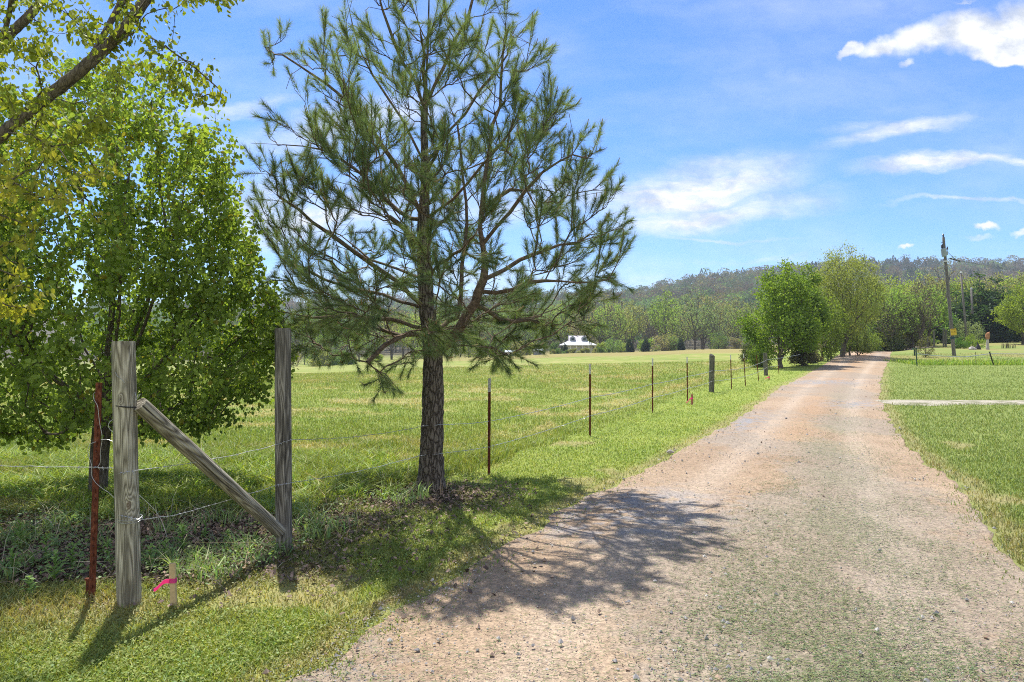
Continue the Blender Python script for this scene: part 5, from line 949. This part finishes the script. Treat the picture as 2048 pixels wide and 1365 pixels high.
# ------------------------------------------------------------------ utility poles
def pole_main():
    b = np.array(at(1908, 712)); d = b[1]; s = d/F_PX; top = P(1886.5, 475, d); root = empty('utility_pole', b, 'leaning wooden utility pole with transformer and yellow sign', 'utility pole', 'poles on the meadow')
    ax = top-b; L = np.linalg.norm(ax); ax /= L; f = lambda py, r0=0: b+ax*((712-py)*s/ax[2]) ; r = 5.2*s; m = MB(); n = 26; u = np.linspace(-.03, 1, n)[:, None]; m.tube(b+ax*L*u, lerp(3.5*s, 2.4*s, u[:, 0]), 16); m.build('shaft', M['pole'], root, origin=b, smooth_=True)
    m = MB(); p = top; m.tube([p, p+ax*.28], [.05, .05], 8)
    for k in range(3): m.tube([p+ax*(.08+.08*k), p+ax*(.13+.08*k)], [.10, .05], 10)
    m.build('top_insulator', M['insul'], root, origin=b)
    c = f(507)+np.array([-5.0*s, -.22, 0]); hh = 7.5*s; m = MB(); rr = 4.9*s; m.tube([c-ax*hh, c-ax*(hh-.05), c+ax*(hh-.08), c+ax*hh], [rr*.86, rr*.92, rr, rr], 20); m.tube([c+ax*(hh+.0), c+ax*(hh+.06)], [rr*1.06, rr*.8], 20)
    m.box(c+np.array([.3, .2, 0]), (.3, .08, .3)); m.build('transformer', M['steel'], root, origin=b, smooth_=False)
    for q, hgt in ((-2, .26), (-5.5, .2)):
        m = MB(); e = c+ax*(hh+.05)+np.array([q*s+.06*(q < -4), -.05, 0]); m.tube([e, e+ax*hgt*1.5], [.04, .03], 6)
        for k in range(3): m.tube([e+ax*(.08+.09*k), e+ax*(.13+.09*k)], [.10, .05], 8)
        m.build('bushing', M['insul'], root, origin=b)
    m = MB(); e = f(497)+np.array([4.5*s, -.1, 0]); m.tube([f(500), e], .02, 5); m.tube([e-[0, 0, .12], e+[0, 0, .12]], [.07, .04], 8); m.tube([f(486)+[-.25, 0, 0], f(486)], .025, 5); m.build('side_arm', M['insul'], root, origin=b)
    m = MB(); m.tube([f(523)-ax*.05, f(523)+ax*.05], 3.4*s, 16); m.build('pale_band', M['white_metal'], root, origin=b)
    m = MB(); m.tube([f(676)-ax*.09, f(676)+ax*.09], 4.2*s, 16); m.build('teal_band', M['teal'], root, origin=b)
    x = nvec(np.cross([0, 1, 0], ax)); y = np.cross(ax, x); rot = np.stack([x, y, ax], -1); cc = f(664.5)+np.array([-1.0*s, -.27, 0]); m = MB(); m.box(cc, (11.5*s, .02, 13*s), rot); sg = m.build('sign', M['yellow'], root, origin=b)
    m = MB(); yo = -y*.0135 if y[1] > 0 else y*.0135
    for bx, bz, bw, bh in [(-2.6, 1.9, 3.0, .5), (-2.6, -.9, 3.0, .5), (-4.0, .5, .5, 2.6), (-1.2, .5, .5, 2.6), (0, 4.6, 8.5, .9), (0, -4.2, 7., .5)]: m.box(cc+x*bx*s+ax*bz*s+yo, (bw*s, .006, bh*s), rot)
    for aa, bb in [((1.0, -2.0), (1.3, 2.4)), ((1.3, 2.4), (3.4, -1.8)), ((3.4, -1.8), (3.6, 2.2))]:
        p0 = cc+x*aa[0]*s+ax*aa[1]*s+yo; p1 = cc+x*bb[0]*s+ax*bb[1]*s+yo; m.tube([p0, p1], .012, 4)
    m.build('lettering', M['orange'], sg, origin=None)
    sg.children[0].data.transform(__import__('mathutils').Matrix.Translation(-Vector(b)))
    # wires to the right
    w = MB(); a0 = f(517)+[4*s, 0, 0]; far = P(2330, 566, d+6)
    for dz in (0, .35): q = np.linspace(0, 1, 40)[:, None]; A = a0+(far-a0)*q+np.array([0, 0, 1])*(-1.3*4*q*(1-q)*.4+dz*q); w.tube(A, .009, 4, cap=False)
    w.tube([f(497)+[4*s, -.1, 0], f(505)+[6*s, 0, 0], a0+[.8, 0, -.2]], .018, 4)
    for k in range(4): w.tube([a0+(far-a0)*(.012+.012*k)-[0, 0, .04*k], a0+(far-a0)*(.017+.012*k)-[0, 0, .05*k]], .07, 6)
    tag(w.build('power_line', M['insul']), 'dark power line running right from the utility pole', 'cable')
pole_main()
for bp, d, tp, lab in [((1935, 681), 76, (1921.5, 547), 'slimmer plain pole, second from the left on the meadow'), ((1947, 668), 96, (1942.5, 578), 'thinnest plain pole, rightmost of the three')]:
    x = XY(bp[0], d); z = gz(x, d); r = empty('utility_pole', (x, d, z), lab, 'utility pole', 'poles on the meadow'); t = P(*tp, d)-np.array([x, d, z]); m = MB(); m.tube([(0, 0, -.3), t*.5, t], [.12, .105, .085] if d < 90 else [.16, .14, .12], 12); m.build('shaft', M['pole'], r, smooth_=True); m = MB(); m.tube([t, t+[0, 0, .2]], [.11, .08], 8); m.build('cap', M['white_metal'], r)

# ------------------------------------------------------------------ rope line and small things on the meadow
b1 = at(1834, 733); tp1 = P(1832, 697, b1[1]); m = MB(); m.tube([np.array(b1)-[0, 0, .1], tp1], .035, 8); m.box(tp1+[0, 0, .02], (.09, .09, .06)); tag(m.build('rope_post', M['green_post'], origin=b1), 'upright dark green rope post by the edge of the lawn', 'post', 'posts of the rope line')
b2 = at(1988, 731); tp2 = P(1979, 705, b2[1]); m = MB(); m.tube([np.array(b2)-[0, 0, .1], tp2], .04, 8); m.box(tp2+[0, 0, .02], (.08, .08, .05)); tag(m.build('rope_post', M['dark_iron'], origin=b2), 'dark rope post leaning left in the unmown grass', 'post', 'posts of the rope line')
b4 = at(1952, 729); m = MB(); m.tube([np.array(b4), P(1951, 705, b4[1])], .015, 6); m.tube([P(1951, 706, b4[1])-[.03, 0, 0], P(1951, 706, b4[1])+[.03, 0, 0]], .02, 6); tag(m.build('rope_post', M['dark_iron'], origin=b4), 'very thin rod between the two rope posts', 'post', 'posts of the rope line')
b3 = at(1829, 712); m = MB(); m.tube([np.array(b3)-[0, 0, .1], P(1829, 699, b3[1])], .07, 8); m.box(P(1829, 698, b3[1]), (.3, .25, .16)); tag(m.build('marker_post', M['green_post'], origin=b3), 'short green marker post with square cap behind the rope post', 'post')
strand('rope', [tp1-[0, 0, .35], P(1870, 712, b1[1]+1), P(1930, 714.5, b1[1]), tp2-[0, 0, .1], P(2060, 708.5, b2[1]+2), P(2250, 706, b2[1]+4)], 'thin white rope strung between the leaning and upright rope posts', .004, False, .006, None)
def lump(name, label, cat, px, d, size, mat, seed=0):
    x = XY(px, d); z = gz(x, d); u, v = np.meshgrid(np.linspace(0, np.pi, 14), np.linspace(0, 2*np.pi, 18, endpoint=False), indexing='ij'); r = 1+.55*(fbm(u*1.9+seed, np.cos(v)*1.7+np.sin(v)*2.3+9, 88+seed, 3)-.5)
    V = np.stack([r*np.sin(u)*np.cos(v)*size[0], r*np.sin(u)*np.sin(v)*size[1], r*np.cos(u)*size[2]], -1).reshape(-1, 3)+[x, d, z+size[2]*.4]; i, j = np.meshgrid(np.arange(13), np.arange(18), indexing='ij'); j2 = (j+1) % 18
    o = mesh(name, V, [np.stack([i*18+j, (i+1)*18+j, (i+1)*18+j2, i*18+j2], -1).reshape(-1, 4)], M[mat], origin=(x, d, z)); tag(o, label, cat)
lump('boulder', 'pale rounded boulder right of the bush at the second pole', 'rock', 1944, 69, (.32, .3, .22), 'rock', 1); lump('boulder', 'small grey rock between the pale boulder and the dark cone', 'rock', 1950, 69, (.14, .14, .12), 'rock', 3)
x, d = XY(1955.5, 69.5), 69.5; z = gz(x, d); m = MB(); m.tube([(x, d, z-.05), (x, d, z+.2), (x, d, z+.5), (x-.05, d, z+.75)], [.3, .24, .1, .03], 7); tag(m.build('iron_cone', M['dark_iron'], origin=(x, d, z)), 'dark cone shaped ornament beside the boulders', 'ornament')
x, d = XY(1975, 69), 69.; z = gz(x, d); r = empty('carved_stump', (x, d, z), 'grey stump with an orange carved top standing on the meadow', 'stump'); m = MB(); m.tube([(0, 0, -.1), (0, 0, .15), (0, 0, .5), (.0, 0, 1.1)], [.17, .16, .12, .12], 10); m.build('stem', M['rock'], r); m = MB(); m.tube([(0, 0, 1.05), (-.02, 0, 1.3), (.03, 0, 1.6), (.12, 0, 1.75)], [.15, .2, .19, .05], 9); m.tube([(.05, 0, 1.5), (.22, 0, 1.8)], [.06, .02], 6); m.build('carved_top', M['stump'], r)
# a low twiggy row and gate posts
m = MB(); x0, d = XY(2003, 72), 72.
for k in range(46):
    xx = x0+rng.uniform(0, 1.45); z = gz(xx, d); e = np.array([xx+rng.normal(0, .15), d+rng.normal(0, .15), z+rng.uniform(.4, .75)]); m.tube([(xx, d, z-.05), (xx+rng.normal(0, .03), d, z+.3), e], [.018, .014, .006], 4)
tag(m.build('twig_row', M['far_bark'], origin=(x0, d, gz(x0, d))), 'row of leafless twiggy stems on the far meadow', 'shrub')
for px, d, h, lab in [(1868, 76, 1.9, 'dark gate post left of the dirt track'), (1887, 78, 2.2, 'dark gate post right of the dirt track, left of the close pair'), (1891.5, 78, 2.0, 'dark gate post right of the dirt track, right of the close pair'), (1855, 77, 1.3, 'short dark post in the bushes left of the dirt track')]:
    x = XY(px, d); z = gz(x, d); m = MB(); post_mesh(m, (x, d, z-.2), (x, d, z+h), .10, 12, 10); tag(m.build('gate_post', M['post_old'], origin=(x, d, z)), lab, 'post', 'posts at the dirt track')
# small stone by the road edge and an old dead stick in the litter
x, y, z = at(1340, 909); m = MB(); m.tube([(x-.05, y, z+.03), (x, y, z+.045), (x+.06, y, z+.03)], [.018, .035, .012], 7); tag(m.build('clod', M['rock'], origin=(x, y, z)), 'lone small clod at the left edge of the road', 'stone')
g = at(75, 1065); p = np.array(g); m = MB(); m.tube([p+[-.1, 0, .02], p+[.04, .05, .12], p+[.12, 0, .1], p+[.2, -.05, .01]], [.004, .005, .004, .003], 5); tag(m.build('dead_stick', M['rock'], origin=g), 'bent pale dead stick in the shade left of the rusty post', 'stick')

# ------------------------------------------------------------------ air
def haze():
    m = bpy.data.materials.new('haze_air'); m.use_nodes = True; nt = m.node_tree; nt.nodes.clear(); o = nt.nodes.new('ShaderNodeOutputMaterial'); v = nt.nodes.new('ShaderNodeVolumePrincipled')
    v.inputs['Density'].default_value = .00024; v.inputs['Color'].default_value = (.80, .90, 1, 1); v.inputs['Anisotropy'].default_value = .2; nt.links.new(v.outputs[0], o.inputs['Volume'])
    mb = MB(); z0 = -40; mb.box((0, 600, (140+z0)/2), (2600, 1500, 140-z0)); ob = mb.build('haze', m); tag(ob, kind='stuff')
haze()
